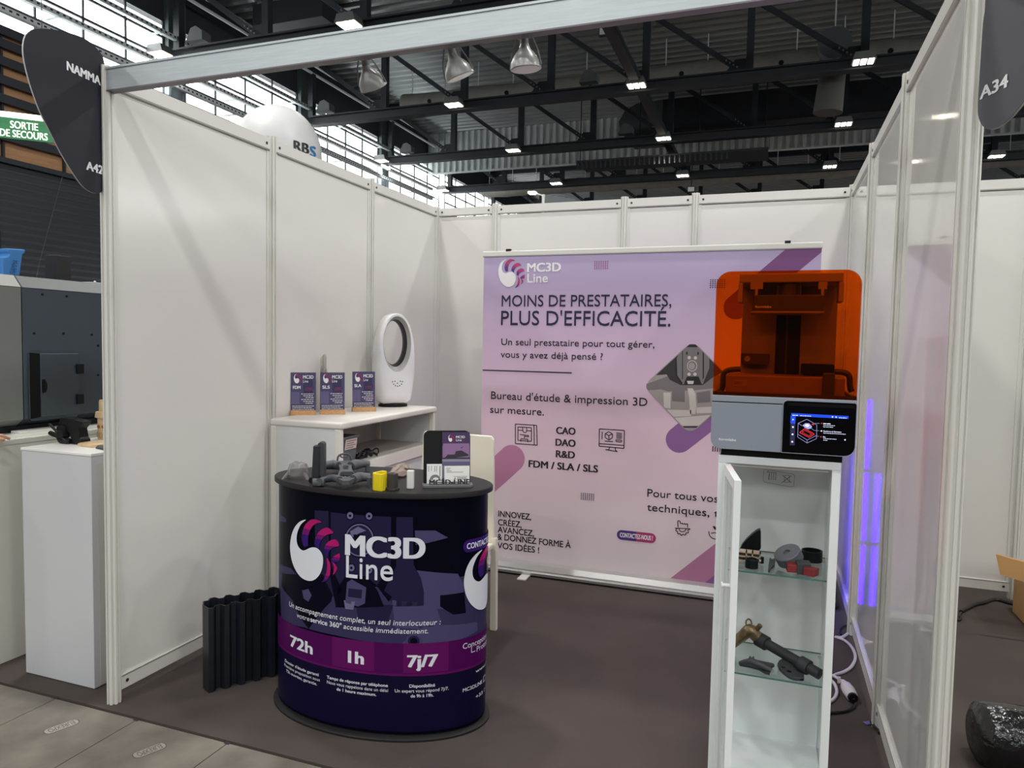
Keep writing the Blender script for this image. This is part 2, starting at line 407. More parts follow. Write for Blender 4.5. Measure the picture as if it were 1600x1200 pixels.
# ------------------------------------------------------------------ shell-scheme walls
H = 2.59
def oct_profile(r=0.026):
    P = []
    for k in range(8):
        t = math.radians(45*k); c, s_ = math.cos(t), math.sin(t); w = r*math.tan(math.radians(22.5))
        for a, dpt in ((-w*0.96, r), (-w*0.42, r), (-w*0.36, r*0.78), (w*0.36, r*0.78), (w*0.42, r), (w*0.96, r)):
            P.append((c*dpt - s_*a, s_*dpt + c*a))
    return P
POST = oct_profile()
def post(parent, x, y, z0=0.0, z1=H+0.012, name='post'):
    b = MB(); b.prism([(x+p, y+q) for p, q in POST], XY, z0, z1); return b.build(name, M_ALU, parent)
def panel(parent, p, q, msheet):              # one sheet between two posts with its rails and side strips
    p = Vector((p[0], p[1], 0)); q = Vector((q[0], q[1], 0)); d = (q-p).normalized(); n = Vector((-d.y, d.x, 0)); L = (q-p).length
    def T(a0, a1, n0, n1, z0, z1, b, m=0):
        pts = [p + d*a + n*c + Vector((0,0,z)) for z in (z0, z1) for a, c in ((a0,n0),(a1,n0),(a1,n1),(a0,n1))]
        b.add(pts, [(0,3,2,1),(4,5,6,7),(0,1,5,4),(1,2,6,5),(2,3,7,6),(3,0,4,7)], m)
    s = MB(); T(0.03, L-0.03, -0.003, 0.003, 0.105, H-0.072, s); o = s.build('panel', msheet, parent)
    e = MB()
    for a in (0.026, L-0.026-0.016): T(a, a+0.016, -0.008, 0.008, 0.05, H-0.07, e)
    e.build('side_strip', M_ALU, o)
    for nm, z0, z1 in (('top_rail', H-0.066, H-0.004), ('bottom_rail', 0.045, 0.105)):
        r = MB(); T(0.024, L-0.024, -0.014, 0.014, z0, z1, r); 
        zz = z0 if nm == 'top_rail' else z1-0.008
        T(0.026, L-0.026, -0.0145, 0.0145, zz+0.001, zz+0.006, r, 1)
        ro = r.build(nm, [M_ALU, M_ALUD], o)
        for a in (0.052, L-0.052):
            for sgn in (-1, 1):
                c = p + d*a + n*(0.0145*sgn) + Vector((0,0,(z0+z1)/2))
                k = MB(); k.cyl(c, c + n*0.002*sgn, 0.0075, seg=10); k.build('screw', M_DARK, o)
    return o
def wall(name, pts, msheet, posts=True, skip=()):
    t = thing(name, None, None, (pts[0][0], pts[0][1], 0), kind='structure')
    for i in range(len(pts)-1): panel(t, pts[i], pts[i+1], msheet)
    for i, p in enumerate(pts):
        if i not in skip: post(t, *p)
    return t
wall('wall_left', [(0,0),(0,1),(0,2),(0,3)], M_PANEL)
wall('wall_rear', [(0,3),(0.5,3),(1.5,3),(2,3),(3,3)], M_PANEL, skip=(0,))
wall('wall_right', [(3,0),(3,1),(3,2),(3,3)], M_PANELR, skip=(3,))
wall('wall_rear_neighbour', [(3,3),(4,3),(5,3),(6,3)], M_PANEL, skip=(0,))
# fascia beam across the open front
b = MB(); b.box((0.02,-0.016,H-0.088),(2.98,0.016,H+0.0)); b.box((0.02,-0.0175,H-0.091),(2.98,0.0175,H-0.086),1); b.box((0.02,-0.02,H-0.006),(2.98,0.02,H+0.002),0)
tag(b.build('trim_1', [M_ALUB, mat('fascia_lip', (120,116,120), 0.5, metal=0.3)]), kind='structure', label='pale grey aluminium fascia beam spanning the open front of the stand', cat='fascia beam')

# ------------------------------------------------------------------ hall shell: deck, walls, clerestory windows
ZD = 10.7
b = MB(); y = -14.0; prof = []
while y < 43:
    prof += [(y, ZD), (y+0.13, ZD), (y+0.19, ZD-0.12), (y+0.34, ZD-0.12)]; y += 0.40
n = len(prof)
vs = [(-12.3, p, z) for p, z in prof] + [(24, p, z) for p, z in prof]
b.add(vs, [(i, i+1, n+i+1, n+i) for i in range(n-1)])
b.add([(-12.3,-14,ZD+.2),(24,-14,ZD+.2),(24,43,ZD+.2),(-12.3,43,ZD+.2)], [(0,1,2,3)])
tag(b.build('ceiling', M_DECK, normals=False), kind='structure')
XW = -11.95
b = MB(); b.box((XW-0.3,-14,0),(XW,43,7.55)); b.box((XW-0.3,-14,9.4),(XW,43,ZD+.2)); b.box((XW-0.3,-14,7.55),(XW,1,9.4)); tag(b.build('wall_hall_left', M_HWALL), kind='structure')
b = MB(); b.box((XW,42.6,0),(24,43,ZD)); tag(b.build('wall_hall_far', M_HWALL), kind='structure')
b = MB(); b.box((-12.3,-14.3,0),(24,-14,5.9)); b.box((-12.3,-14.3,7.3),(24,-14,ZD)); tag(b.build('wall_hall_near', M_HWALLG), kind='structure')
t = thing('window_8', None, None, (6,-14.1,5.9), kind='structure')  # added window strip, out of view, lets frontal fill light onto the stand
fr = MB(); x = -12.2
while x < 24: fr.box((x-0.03,-14.14,5.9),(x+0.03,-14.06,7.3)); x += 2.0
fr.build('window_frame', M_STEEL, t); g = MB(); g.box((-12.2,-14.11,5.9),(24,-14.1,7.3)); g.build('window_pane', M_GLASS, t)
b = MB(); b.box((24,-14,0),(24.3,43,5.9)); b.box((24,-14,8.5),(24.3,43,ZD)); tag(b.build('wall_hall_right', M_HWALLG), kind='structure')
t = thing('window_9', None, None, (24.1,14,5.9), kind='structure')  # added window strip, out of view, brightens the left wall from the side
fr = MB(); y = -13.9
while y < 43: fr.box((24.06,y-0.03,5.9),(24.14,y+0.03,8.5)); y += 2.0
fr.build('window_frame', M_STEEL, t); g = MB(); g.box((24.1,-14,5.9),(24.11,43,8.5)); g.build('window_pane', M_GLASS, t)
# corrugated bulkhead hanging from the deck
b = MB(); x = XW+0.02; prof = []
while x < 24:
    prof += [(x, 26.4), (x+0.12, 26.4), (x+0.15, 26.3), (x+0.25, 26.3)]; x += 0.28
n = len(prof); zb = 8.9
vs = [(p, q, zb) for p, q in prof] + [(p, q, ZD) for p, q in prof]
b.add(vs, [(i, i+1, n+i+1, n+i) for i in range(n-1)]); b.box((XW+.02,26.28,zb-0.05),(23.9,26.44,zb),0)
tag(b.build('wall_bulkhead', M_CLAD, normals=False), kind='structure')
# clerestory windows: five bays of three strips between dark columns
bays = [(1.2,7.0),(7.5,11.9),(12.5,17.2),(17.8,22.2),(22.8,27.6),(28.2,33),(33.6,42)]
for i, (ya, yb) in enumerate(bays):
    t = thing('window_%d' % (i+1), None, None, (XW, (ya+yb)/2, 7.55), kind='structure')
    fr = MB()
    for z in (7.58, 8.02, 8.5, 8.97, 9.37): fr.box((XW-0.03, ya, z-0.025), (XW+0.02, yb, z+0.025))
    k = ya
    while k < yb+0.01: fr.box((XW-0.03, k-0.02, 7.55), (XW+0.01, k+0.02, 9.4)); k += (yb-ya)/4
    fr.build('window_frame', M_STEEL, t)
    g = MB(); g.box((XW-0.02, ya, 7.56), (XW-0.015, yb, 9.39)); g.build('window_pane', M_GLASS, t)
# wood band with dark louvres and roller shutters on the hall wall
b = MB(); b.box((XW, 2, 4.98), (XW+0.05, 14.0, 7.5)); wb = b.build('trim_2', M_WOOD); tag(wb, kind='structure')
wb['_base'] = (0,0,0)
lv = MB()
for z in (5.42, 5.78, 6.14, 6.5, 6.86, 7.2, 7.45): lv.box((XW+0.12, 2, z-0.085), (XW+0.2, 14.0, z+0.085))
for k in range(9): lv.box((XW+0.05, 2.6+1.3*k, 4.98), (XW+0.12, 2.64+1.3*k, 7.5))
lv.box((XW+0.02, 2, 4.9), (XW+0.22, 14, 5.0)); lv.build('louvre_bars', M_HWALL, wb)
b = MB(); z = 0.0; prof = []
while z < 4.85: prof += [(z, 0.06), (z+0.09, 0.09), (z+0.13, 0.06)]; z += 0.15
n = len(prof); vs = [(XW+d, 2, zz) for zz, d in prof] + [(XW+d, 13.6, zz) for zz, d in prof]
b.add(vs, [(i, i+1, n+i+1, n+i) for i in range(n-1)])
sh = b.build('trim_3', mat('roller_shutter', (58,62,68), 0.6), normals=False); tag(sh, kind='structure')

# ------------------------------------------------------------------ roof trusses, lamps, ducts
TX = [-11.55+2.66*k for k in range(13)]
def truss():
    t = thing('roof_truss', '', 'roof truss', (0,0,8.35))
    b = MB(); b.box((-11.9,-0.15,8.35),(22,0.15,8.40)); b.box((-11.9,-0.05,8.40),(22,0.05,8.6)); b.box((-11.9,-0.15,8.6),(22,0.15,8.64)); b.build('bottom_chord', M_STEEL, t)
    b = MB(); b.box((-11.9,-0.12,10.36),(22,0.12,10.56)); b.build('top_chord', M_STEEL, t)
    pm = dm = None
    for k, x in enumerate(TX):
        if pm is None:
            b = MB(); b.box((x-0.09,-0.09,8.64),(x+0.09,0.09,10.36)); pm = b.build('post', M_STEEL, t)
        else:
            o = pm.copy(); C.objects.link(o); o.location.x += 2.66*k
        if k < len(TX)-1:
            if dm is None:
                b = MB(); b.bar((x+0.12,0,10.36),(x+2.5,0,8.62),0.07,0.13)
                b.prism([(x+2.05,8.63),(x+2.6,8.63),(x+2.6,8.95),(x+2.3,8.95)], XZ, -0.02, 0.02)
                for q in range(4):
                    c = Vector((x+2.08+0.09*q, -0.09, 8.93-0.066*q)); b.cyl(c, c+Vector((0,0.18,0)), 0.02, seg=6, m=1)
                dm = b.build('diagonal', [M_STEEL, M_ALUD], t)
            else:
                o = dm.copy(); C.objects.link(o); o.location.x += 2.66*k
    return t
tr0 = truss(); tr0.location.y = 12.0
tag(tr0, 'nearest dark steel roof truss, its chord just above the fascia beam', group='steel roof trusses')
for yy, lb in ((17.45,'second dark steel roof truss, seen below the fascia beam with a fabric duct behind it'),
               (22.5,'third dark steel roof truss, crossing in front of the corrugated bulkhead'),
               (27.9,'fourth dark steel roof truss, just under the corrugated bulkhead'),
               (33.3,'farthest dark steel roof truss, low above the rear panels of the stand')):
    dup(tr0, (0, yy, 8.35), label=lb)

M_LAMP = mat('lamp_light', (255,244,222), 0.4, emit=6.0)
M_LAMPH = mat('lamp_housing', (120,122,124), 0.4, metal=0.4)
def hall_lamp():
    t = thing('hall_lamp', '', 'ceiling lamp', (0,0,8.38), group='lit hall lamps')
    b = MB(); b.prism([(-0.26,0.02),(0.26,0.02),(0.2,0.2),(-0.2,0.2)], lambda a,bb,c: (a, c, 8.38+bb), -0.19, 0.19); b.build('housing', M_LAMPH, t)
    for k in (-0.16, 0, 0.16):
        b = MB(); b.box((k-0.06,-0.17,8.38),(k+0.06,0.17,8.405)); b.build('tube', M_LAMP, t)
    b = MB(); b.box((-0.03,-0.03,8.57),(0.03,0.34,8.63)); b.box((-0.03,0.30,8.40),(0.03,0.34,8.6)); b.build('bracket', M_STEEL, t)
    l = bpy.data.lights.new('lamp_glow', 'AREA'); l.shape = 'RECTANGLE'; l.size = 0.6; l.size_y = 0.4; l.energy = 160.0; l.spread = math.radians(105); l.color = (1,0.99,0.965)
    o = bpy.data.objects.new('lamp_glow', l); C.objects.link(o); o.parent = t; o.location = (0,0,-0.03)
    return t
LX = {-11.7:'at the windows', -6.36:'in second row from windows', -1.07:'in the middle row', 4.35:'left of the right wall', 9.7:'right of the right wall'}
LY = {11.55:'on the nearest roof truss', 17.0:'on the second roof truss', 22.05:'on the third roof truss', 27.45:'on the fourth roof truss', 32.85:'on the farthest roof truss'}
lm = None
for yy, ly in LY.items():
    for xx, lx in LX.items():
        lab = 'lit hall lamp %s, %s' % (ly, lx)
        if lm is None: lm = hall_lamp(); lm.location = (xx, yy, 8.38); lm['label'] = lab
        else: dup(lm, (xx, yy, 8.38), label=lab)
# tray that carries the middle row of lamps
for ya, yb, lb in ((12.1,16.78,'dark lamp rail between the nearest and second roof trusses'),(17.55,21.83,'dark lamp rail between the second and third roof trusses'),(22.6,26.2,'dark lamp rail between the third truss and the bulkhead')):
    b = MB(); b.box((-1.2,ya,8.45),(-0.95,yb,8.5)); b.box((-1.22,ya,8.5),(-1.19,yb,8.6)); b.box((-0.96,ya,8.5),(-0.93,yb,8.6))
    tag(b.build('lamp_rail', M_STEEL), lb, 'lamp rail', 'lamp rails')
for k, (xx, zz) in enumerate(((XW+0.42,7.72),(XW+0.42,8.12),(XW+0.42,8.86))):   # perforated trays along the windows
    b = MB(); b.box((xx-0.01,3,zz),(xx+0.01,26.1,zz+0.09),0)
    y = 3.0
    while y < 26: b.box((xx+0.01,y,zz+0.025),(xx+0.012,y+0.06,zz+0.065),1); y += 0.14
    b.box((xx-0.1,3,zz-0.015),(xx+0.01,26.1,zz),0)
    y = 3.6
    while y < 26: b.box((XW-0.02,y,zz-0.03),(xx,y+0.05,zz)); y += 2.6
    tag(b.build('cable_tray', [M_CLAD, M_HWALL]), ['lowest perforated cable tray along the window strip','middle perforated cable tray along the window strip','topmost perforated cable tray along the window strip'][k], 'cable tray', 'perforated trays along the windows')
M_COL = mat('column_green_grey', (78,88,92), 0.5, metal=0.2)
colm = None
for yy, lb in ((7.25,'dark steel column at the left edge of the window strip'),(12.2,'dark steel column between windows, left of the round balloon sign'),
               (17.5,'dark steel column between windows, right of the round balloon sign'),(22.5,'farthest visible dark steel column in the window strip')):
    if colm is None:
        b = MB(); b.box((XW-0.05,yy-0.28,0),(XW+0.15,yy-0.2,10.3)); b.box((XW-0.05,yy+0.2,0),(XW+0.15,yy+0.28,10.3)); b.box((XW+0.05,yy-0.2,0),(XW+0.1,yy+0.2,10.3))
        colm = b.build('steel_column', M_COL, loc=(XW,yy,0)); tag(colm, lb, 'column', 'steel columns of the window wall')
    else:
        o = colm.copy(); C.objects.link(o); o.location.y = yy; o['label'] = lb
# eaves pipe pair under the deck along the windows
for k, (xx, zz) in enumerate(((-11.5,10.0),(-11.3,10.15))):
    b = MB(); b.cyl((xx,-13.9,zz),(xx,26.2,zz),0.045,seg=8); tag(b.build('eaves_pipe', M_CLAD), ['outer thin pipe under the roof deck above the windows','inner thin pipe under the roof deck above the windows'][k], 'pipe', 'eaves pipes')

# fabric ducts
def duct(x0, x1, y, z, r, lab, sag=0.05):
    t = thing('fabric_duct', lab, 'air duct', (x0, y, z))
    b = MB(); pts = []; rr = []; x = x0; rg = random.Random(int(y*10))
    while x <= x1: pts.append((x, y, z-sag*abs(math.sin((x-x0)*PI/2.4)))); rr.append(r*(1+rg.uniform(-0.07,0.03))); x += 0.4
    b.tube(pts, rr, seg=18); b.build('duct_sleeve', M_FABRIC, t, smooth=50)
    rb = MB(); x = x0+0.3; rb.cyl((x,y,z+r*0.8),(x,y,ZD),0.015,seg=6); r0 = rb.build('hanger_rod', M_CLAD, t); k = 1
    while x+1.2*k < x1: o = r0.copy(); C.objects.link(o); o.location.x += 1.2*k; k += 1
    return t
zd_ = at(800,145,1,19.6).z; d1 = duct(-9.4, 9.0, 19.6, zd_, 0.33, 'long pale fabric air duct hanging behind the second roof truss')
for k in range(6):
    b = MB(); x = -8.3+2.7*k; b.cyl((x,19.6-0.34,zd_-0.1),(x,19.6-0.26,zd_-0.1),0.07,seg=10); b.build('air_nozzle', M_BLACK, d1)
duct(-11.0, 16.0, 30.6, 9.0, 0.32, 'long grey fabric air duct behind the fourth roof truss')
b = MB(); p = at(1305,66,1,18.0); b.cyl((p.x,18.3,p.z),(p.x,18.0,p.z),0.40,seg=28); t_ = thing('duct_end', 'round grey end cap of an air duct above the third lamp column', 'air duct', (p.x,18.3,p.z)); b.build('cap', M_HWALLG, t_)
b = MB(); b.tube([(p.x,18.45,p.z+0.3),(p.x,18.5,p.z-0.6),(p.x-0.08,18.5,p.z-1.6)], [0.34,0.32,0.36], seg=16); b.build('drop_sleeve', mat('drop_grey', (84,84,82), 0.8), t_, smooth=50)
b = MB(); b.cyl((p.x,18.2,p.z+0.35),(p.x,18.2,ZD-0.05),0.02,seg=6); b.build('hanger_rod', M_CLAD, t_)
# air handling unit with a walkway below it
t_ = thing('air_handling_unit', 'large dark rounded air handling unit hung below the roof deck', 'air handling unit', (-2.9,23.5,8.4))
b = MB(); pf = [(0,0)]+[(-1.05*math.sin(math.radians(a)), 1.25*(1-math.cos(math.radians(a)))) for a in (30,50,70,90)]+[(-1.05,1.5),(0,1.5)]
x_ = at(985,180,1,23.4); b.prism([(x_.x+1.2+q, 8.75+r) for q, r in ((0,0),(-1.2,0),(-1.45,0.25),(-1.5,0.6),(-1.3,0.95),(-0.9,1.15),(0,1.2))], XZ, 22.9, 24.4)
b.build('hood', M_HWALLG, t_)
b = MB(); b.box((x_.x+1.2,22.9,8.95),(x_.x+9,24.4,9.95)); b.build('casing', M_HWALL, t_)
t_ = thing('walkway', 'pale slatted service walkway under the air handling unit', 'walkway', (-2.5,23.2,8.0))
b = MB(); b.box((-4.2,22.75,7.98),(2.2,24.2,8.03)); b.build('deck_plate', M_STEEL, t_)
b = MB()
for x in (-4.1,-2,0,2.1): b = MB(); b.cyl((x,22.84,8.0),(x,22.84,ZD+0.05),0.02,seg=6); b.build('hanger_rod', M_STEEL, t_)
b = MB(); x = -4.2
while x < 1.0: b.box((x,22.7,7.75),(x+0.05,22.75,8.0)); x += 0.17
b.box((-4.2,22.7,8.0),(2.2,22.75,8.05)); b.build('guard_slats', M_STEEL, t_)
for k, (u0, v0, u1, v1) in enumerate(((440,0,500,28),(1050,152,1140,164))):    # plant under the deck
    p = at((u0+u1)/2, (v0+v1)/2, 1, 14.5 if k == 0 else 24.0)
    b = MB(); w = 1.1 if k == 0 else 1.6
    b.box((p.x-w,p.y-0.6,p.z),(p.x+w,p.y+0.6,min(p.z+1.0,9.9))); 
    if k == 0: tag(b.build('roof_unit', M_HWALL, loc=p), 'dark box unit under the roof deck above the fascia beam', 'ventilation unit')

# small floodlights and a camera box on the trusses
def flood(u, v, y, lab):
    p = at(u, v, 1, y); t = thing('floodlight', lab, 'floodlight', (p.x,p.y,p.z), group='unlit hall floodlights')
    b = MB(); b.box((p.x-0.16,p.y-0.04,p.z-0.12),(p.x+0.16,p.y+0.08,p.z+0.12)); b.build('housing', M_STEEL, t, bevel=0.01)
    b = MB(); b.box((p.x-0.13,p.y-0.05,p.z-0.09),(p.x+0.13,p.y-0.04,p.z+0.09)); b.build('lens', M_CLAD, t)
    b = MB(); b.box((p.x-0.02,p.y,p.z+0.1),(p.x+0.02,p.y+0.05,ZD-0.05)); b.build('bracket', M_STEEL, t)
flood(945,49,16.9,'small square floodlight on the tray just below the fascia beam')
flood(1080,296,28.3,'small square floodlight just above the rear wall panels')
def speaker(u, v, y, lab):
    p = at(u, v, 1, y); b = MB(); b.prism([(-0.25,0),(0.25,0),(0.25,0.2),(0.05,0.34),(-0.1,0.3)], lambda a,bb,c: (p.x+a, p.y+c, 8.76+bb), -0.15, 0.15)
    tag(b.build('sensor_box', M_HWALLG, loc=p), lab, 'sensor box', 'wedge boxes on the truss chords')
speaker(310,76,12.0,'grey wedge-shaped box on the nearest truss chord, right of the left column')
speaker(508,180,17.45,'grey wedge-shaped box on the left end of the second truss chord')
speaker(920,135,17.45,'grey wedge-shaped box on the second truss chord left of a lit lamp')
speaker(636,240,22.5,'grey wedge-shaped box on the left end of the third truss chord')
speaker(978,213,22.5,'grey wedge-shaped box on the third truss chord left of a lit lamp')

# balloon sign
R_B = 0.72; cB = at_depth(434, 241, 12.0)
t_ = thing('balloon_sign', 'large white round balloon sign with RBS lettering behind the left wall', 'balloon', (cB.x,cB.y,cB.z-0.79))
b = MB(); b.ball(cB, (R_B,R_B,0.79), seg=40, rings=24); b.build('envelope', mat('balloon_skin', (206,206,206), 0.42, noise=0.02), t_, smooth=60)
def at_ball(u, v, e=0.004):
    d = ray(u, v); s = 0.79/R_B; o = CAM_LOC-cB; D = Vector((d.x,d.y,d.z/s)); O = Vector((o.x,o.y,o.z/s))
    A = D.dot(D); B = O.dot(D); c_ = O.dot(O)-(R_B+e)**2; q = B*B-A*c_
    return CAM_LOC + d*((-B-math.sqrt(max(q,0)))/A)
def ball_text(body, u0, v0, u1, v1, cap, m, mb):
    vs, fs = glyphs(body); lo = min(v[0] for v in vs); hi = max(v[0] for v in vs)
    for k in range(3):
        mb.add([at_ball(u0+(x-lo)/(hi-lo)*(u1-u0)+(k-1)*1.0, v0+(x-lo)/(hi-lo)*(v1-v0)-y/CAP*cap, 0.004+0.002*k) for x, y in vs], fs, m)
b = MB(); ball_text('RB', 459.5, 234.5, 482.5, 241, 15.5, 0, b); b.build('lettering', mat('ink_black', (28,28,30), 0.5), t_, normals=False)
b = MB(); ball_text('S', 485, 243.5, 493, 246, 16, 0, b); b.build('lettering', mat('ink_blue', (50,120,180), 0.5), t_, normals=False)
b = MB(); b.cyl((cB.x,cB.y,0),(cB.x,cB.y,cB.z-0.75),0.02,seg=8); b.build('pole', M_ALU, t_)

# emergency exit sign hung in front of the hall wall
pe = at_depth(38, 203, 9.0); e1 = (at_depth(76,210,9.15)-at_depth(-40,192,8.85)); e1.z = 0; e1.normalize(); n1 = Vector((e1.y,-e1.x,0))
t_ = thing('exit_sign', 'green and white lit emergency exit sign hanging at the left edge', 'exit sign', tuple(pe))
pxE = lambda u, v: (lambda p: ((p-pe).dot(e1), p.z-pe.z))(at_plane(u, v, pe, n1))
put = lambda a, bb, l: tuple(pe + e1*a + Vector((0,0,bb)) + n1*(0.02+0.0015*l))
x0_, z1_ = pxE(-40,180); x1_, z0_ = pxE(83,224); zt = pxE(38,187)[1]
b = MB()
b.add([pe+e1*a+n1*c+Vector((0,0,z)) for z in (z0_, zt) for a, c in ((x0_,-0.02),(x1_,-0.02),(x1_,0.02),(x0_,0.02))], [(0,3,2,1),(4,5,6,7),(0,1,5,4),(1,2,6,5),(2,3,7,6),(3,0,4,7)])
b.build('board', mat('exit_green', (38,120,70), 0.4, emit=0.12), t_)
b = MB(); b.add([pe+e1*a+n1*c+Vector((0,0,z)) for z in (zt, zt+0.06) for a, c in ((x0_,-0.02),(x1_,-0.02),(x1_,0.06),(x0_,0.06))], [(0,3,2,1),(4,5,6,7),(0,1,5,4),(1,2,6,5),(2,3,7,6),(3,0,4,7)])
b.build('light_tube', mat('exit_tube', (245,255,245), 0.4, emit=1.6), t_)
pr = Print(pxE, put); pr.text('SORTIE', (17,202), (60,203.5), 11, 0, bold=3); pr.text('DE SECOURS', (1,214), (75,219), 11, 0, bold=3)
pr.build('lettering', [mat('exit_white', (240,248,238), 0.4, emit=0.5)], t_)
b = MB()
for a in (x0_+0.1, x1_-0.1): p = pe+e1*a; b.cyl((p.x,p.y,pe.z+zt+0.05),(p.x,p.y,9.9),0.006,seg=5)
b.build('hanging_wire', M_STEEL, t_)

# ------------------------------------------------------------------ fin signs on the front posts
M_FIN = mat('fin_slate', (44,44,52), 0.5, spec=0.2); M_FINR = mat('fin_grey', (84,84,91), 0.5, spec=0.2); M_FEDGE = mat('fin_edge', (190,190,192), 0.4)
M_INKW = mat('white_ink', (236,236,238), 0.5)
def fin(label, p0, heading, pts, texts, mface):
    e = Vector((math.sin(heading), -math.cos(heading), 0)); n = Vector((e.y, -e.x, 0)); p0 = Vector(p0)
    if n.dot(CAM_LOC-p0) < 0: n = -n
    t = thing('fin_sign', label, 'sign', tuple(p0), 'fin signs on the front posts')
    px = lambda u, v: (lambda q: ((q-p0).dot(e), q.z))(at_plane(u, v, p0, n))
    fn = lambda a, b, c: (p0.x+e.x*a+n.x*c, p0.y+e.y*a+n.y*c, b)
    P = smooth_outline([px(*q) for q in pts], 3)
    b = MB(); b.prism(P, fn, -0.006, 0.0, 1); b.prism(P, fn, 0.0, 0.0012, 0); b.build('board', [mface, M_FEDGE], t)
    for s, a, c, cap in texts:                 # writing that climbs or falls in the photo runs level on the board
        pr = Print(px, lambda a_, bb, l: fn(a_, bb, 0.0012+0.0004*l)); pr.text(s, a, c, cap, 0, bold=5); pr.build('lettering', [M_INKW], t)
    for z in (min(q[1] for q in P)+0.12, min(2.5, max(q[1] for q in P)-0.12)): q = Vector((p0.x,p0.y,z))-n*0.012+e*0.02; b = MB(); b.bar(q-Vector((0,0,0.02)), q+Vector((0,0,0.02)), 0.02, 0.012, up=(0,1,0)); b.build('clip', M_ALUD, t)
f4 = lambda L, s, ox, oy: [(ox+x/s, oy+y/s) for x, y in L]
fin('dark slate fin sign on the left front post reading NAMMA A42', (0.0,-0.032,2.3), math.radians(8),
    f4([(655,410),(600,300),(560,262),(500,228),(400,197),(300,181),(230,178),(190,192),(160,222),(146,280),(148,350),(168,450),(200,560),(248,690),(302,800),(378,950),(450,1070),(510,1155),(565,1198),(610,1208),(645,1190),(650,1150),(655,800)],4,0,0),
    [('NAMMA',(104,108),(156,134.5),13.5),('A42',(134.5,265),(160,272.5),13)], M_FIN)
fin('grey fin sign on the right front post reading A34', (3.0,-0.032,2.3), math.radians(23),
    f4([(768,-700),(765,0),(745,200),(725,500),(706,800),(700,940),(712,1015),(740,1070),(775,1098),(815,1101),(870,1085),(960,1020),(1040,930),(1100,850),(1180,700),(1250,500),(1280,250),(1270,0),(1220,-250),(1100,-480),(950,-630)],5.4545,1400,0),
    [('A34',(1533,154.5),(1575.5,136),18)], M_FINR)

# ------------------------------------------------------------------ promotional counter
CX, CY, CA, CB, CPH = 1.0282, 0.4103, 0.458, 0.256, 0.0794
CT = 0.959; _cc, _cs = math.cos(CPH), math.sin(CPH)
CTM = Matrix.Translation((CX,CY,0)) @ Matrix.Rotation(CPH,4,'Z')
_N = 720; _S = [0.0]
def ell(th, off=0.0):
    x, y = (CA+off)*math.cos(th), (CB+off)*math.sin(th); return (CX+x*_cc-y*_cs, CY+x*_cs+y*_cc)
for _i in range(_N): 
    p_ = ell(-PI/2-PI+2*PI*_i/_N); q_ = ell(-PI/2-PI+2*PI*(_i+1)/_N); _S.append(_S[-1]+math.hypot(q_[0]-p_[0], q_[1]-p_[1]))
_half = _S[_N//2]
def th2s(th):
    x = ((th+PI/2+PI) % (2*PI))/(2*PI)*_N; i = int(x) % _N; return _S[i]+(_S[i+1]-_S[i])*(x-int(x))-_half
def s2th(s):
    s = (s+_half) % _S[-1]; lo, hi = 0, _N
    while hi-lo > 1:
        mid = (lo+hi)//2
        if _S[mid] <= s: lo = mid
        else: hi = mid
    return -PI/2-PI+2*PI*(lo+(s-_S[lo])/(_S[hi]-_S[lo]))/_N
def px_counter(u, v):
    d = ray(u, v); L = lambda x, y: (x*_cc+y*_cs, -x*_cs+y*_cc)
    ox, oy = L(CAM_LOC.x-CX, CAM_LOC.y-CY); dx, dy = L(d.x, d.y); ox /= CA; oy /= CB; dx /= CA; dy /= CB
    A = dx*dx+dy*dy; B = ox*dx+oy*dy; c_ = ox*ox+oy*oy-1; q = max(B*B-A*c_, 0.0)
    k = (-B-math.sqrt(q))/A; return (th2s(math.atan2(oy+dy*k, ox+dx*k)), CAM_LOC.z+d.z*k)
def put_counter(a, b, l):
    x, y = ell(s2th(a), 0.0006+0.00035*l); return (x, y, b)
M_CB = mat('counter_print_navy', (7,8,22), 0.3, spec=0.05, noise=0.1, nscale=2)
M_CTOP = mat('counter_black_top', (40,38,39), 0.5, spec=0.2, bump=0.05, bscale=200)
t_ = CNT = thing('promotional_counter', 'oval dark navy promotional counter with MC3D Line print and black top', 'counter', (CX,CY,0))
b = MB(CTM); b.lathe([(1,0.0),(1,0.008),(0.985,0.012),(0.94,0.014)], (0,0,0), seg=96, sx=0.479, sy=0.283); b.build('base_plate', M_CTOP, t_, smooth=40)
b = MB(CTM); b.lathe([(1,0.02),(1,CT-0.024)], (0,0,0), seg=144, sx=CA, sy=CB); body = b.build('body', M_CB, t_, smooth=40)
b = MB(CTM); b.lathe([(0.985,CT-0.024),(1,CT-0.02),(1,CT-0.003),(0.994,CT)], (0,0,0), seg=120, sx=0.478, sy=0.265); b.build('top', M_CTOP, t_, smooth=40)
cm = lambda n, c, r=0.3: mat(n, c, r, spec=0.06)
IW = cm('print_white', (226,228,238)); IP = cm('print_pink', (176,32,108)); IM = cm('print_plum', (112,28,104)); IV = cm('print_violet', (56,28,112))
G1 = cm('photo_slate', (38,34,66)); G2 = cm('photo_mauve', (78,72,110)); G3 = cm('photo_ink', (10,9,26)); G4 = cm('photo_silver', (112,108,146))
BAND = cm('band_plum', (78,14,82)); BAND2 = cm('band_plum_bright', (98,22,92)); LOW = cm('print_midnight', (20,16,48)); G5 = cm('photo_haze', (58,53,88))
MATS = [IW, IP, IM, IV, G1, G2, G3, G4, BAND, BAND2, LOW, G5]
pr = Print(px_counter, put_counter, step=0.02)
k5 = lambda L: [(435+x/6.4, 790+y/6.4) for x, y in L]          # enlarged view A
k4 = lambda L: [(400+x/4, 650+y/4) for x, y in L]              # enlarged view B
k9 = lambda L: [(400+x/4, 900+y/4) for x, y in L]              # enlarged view C
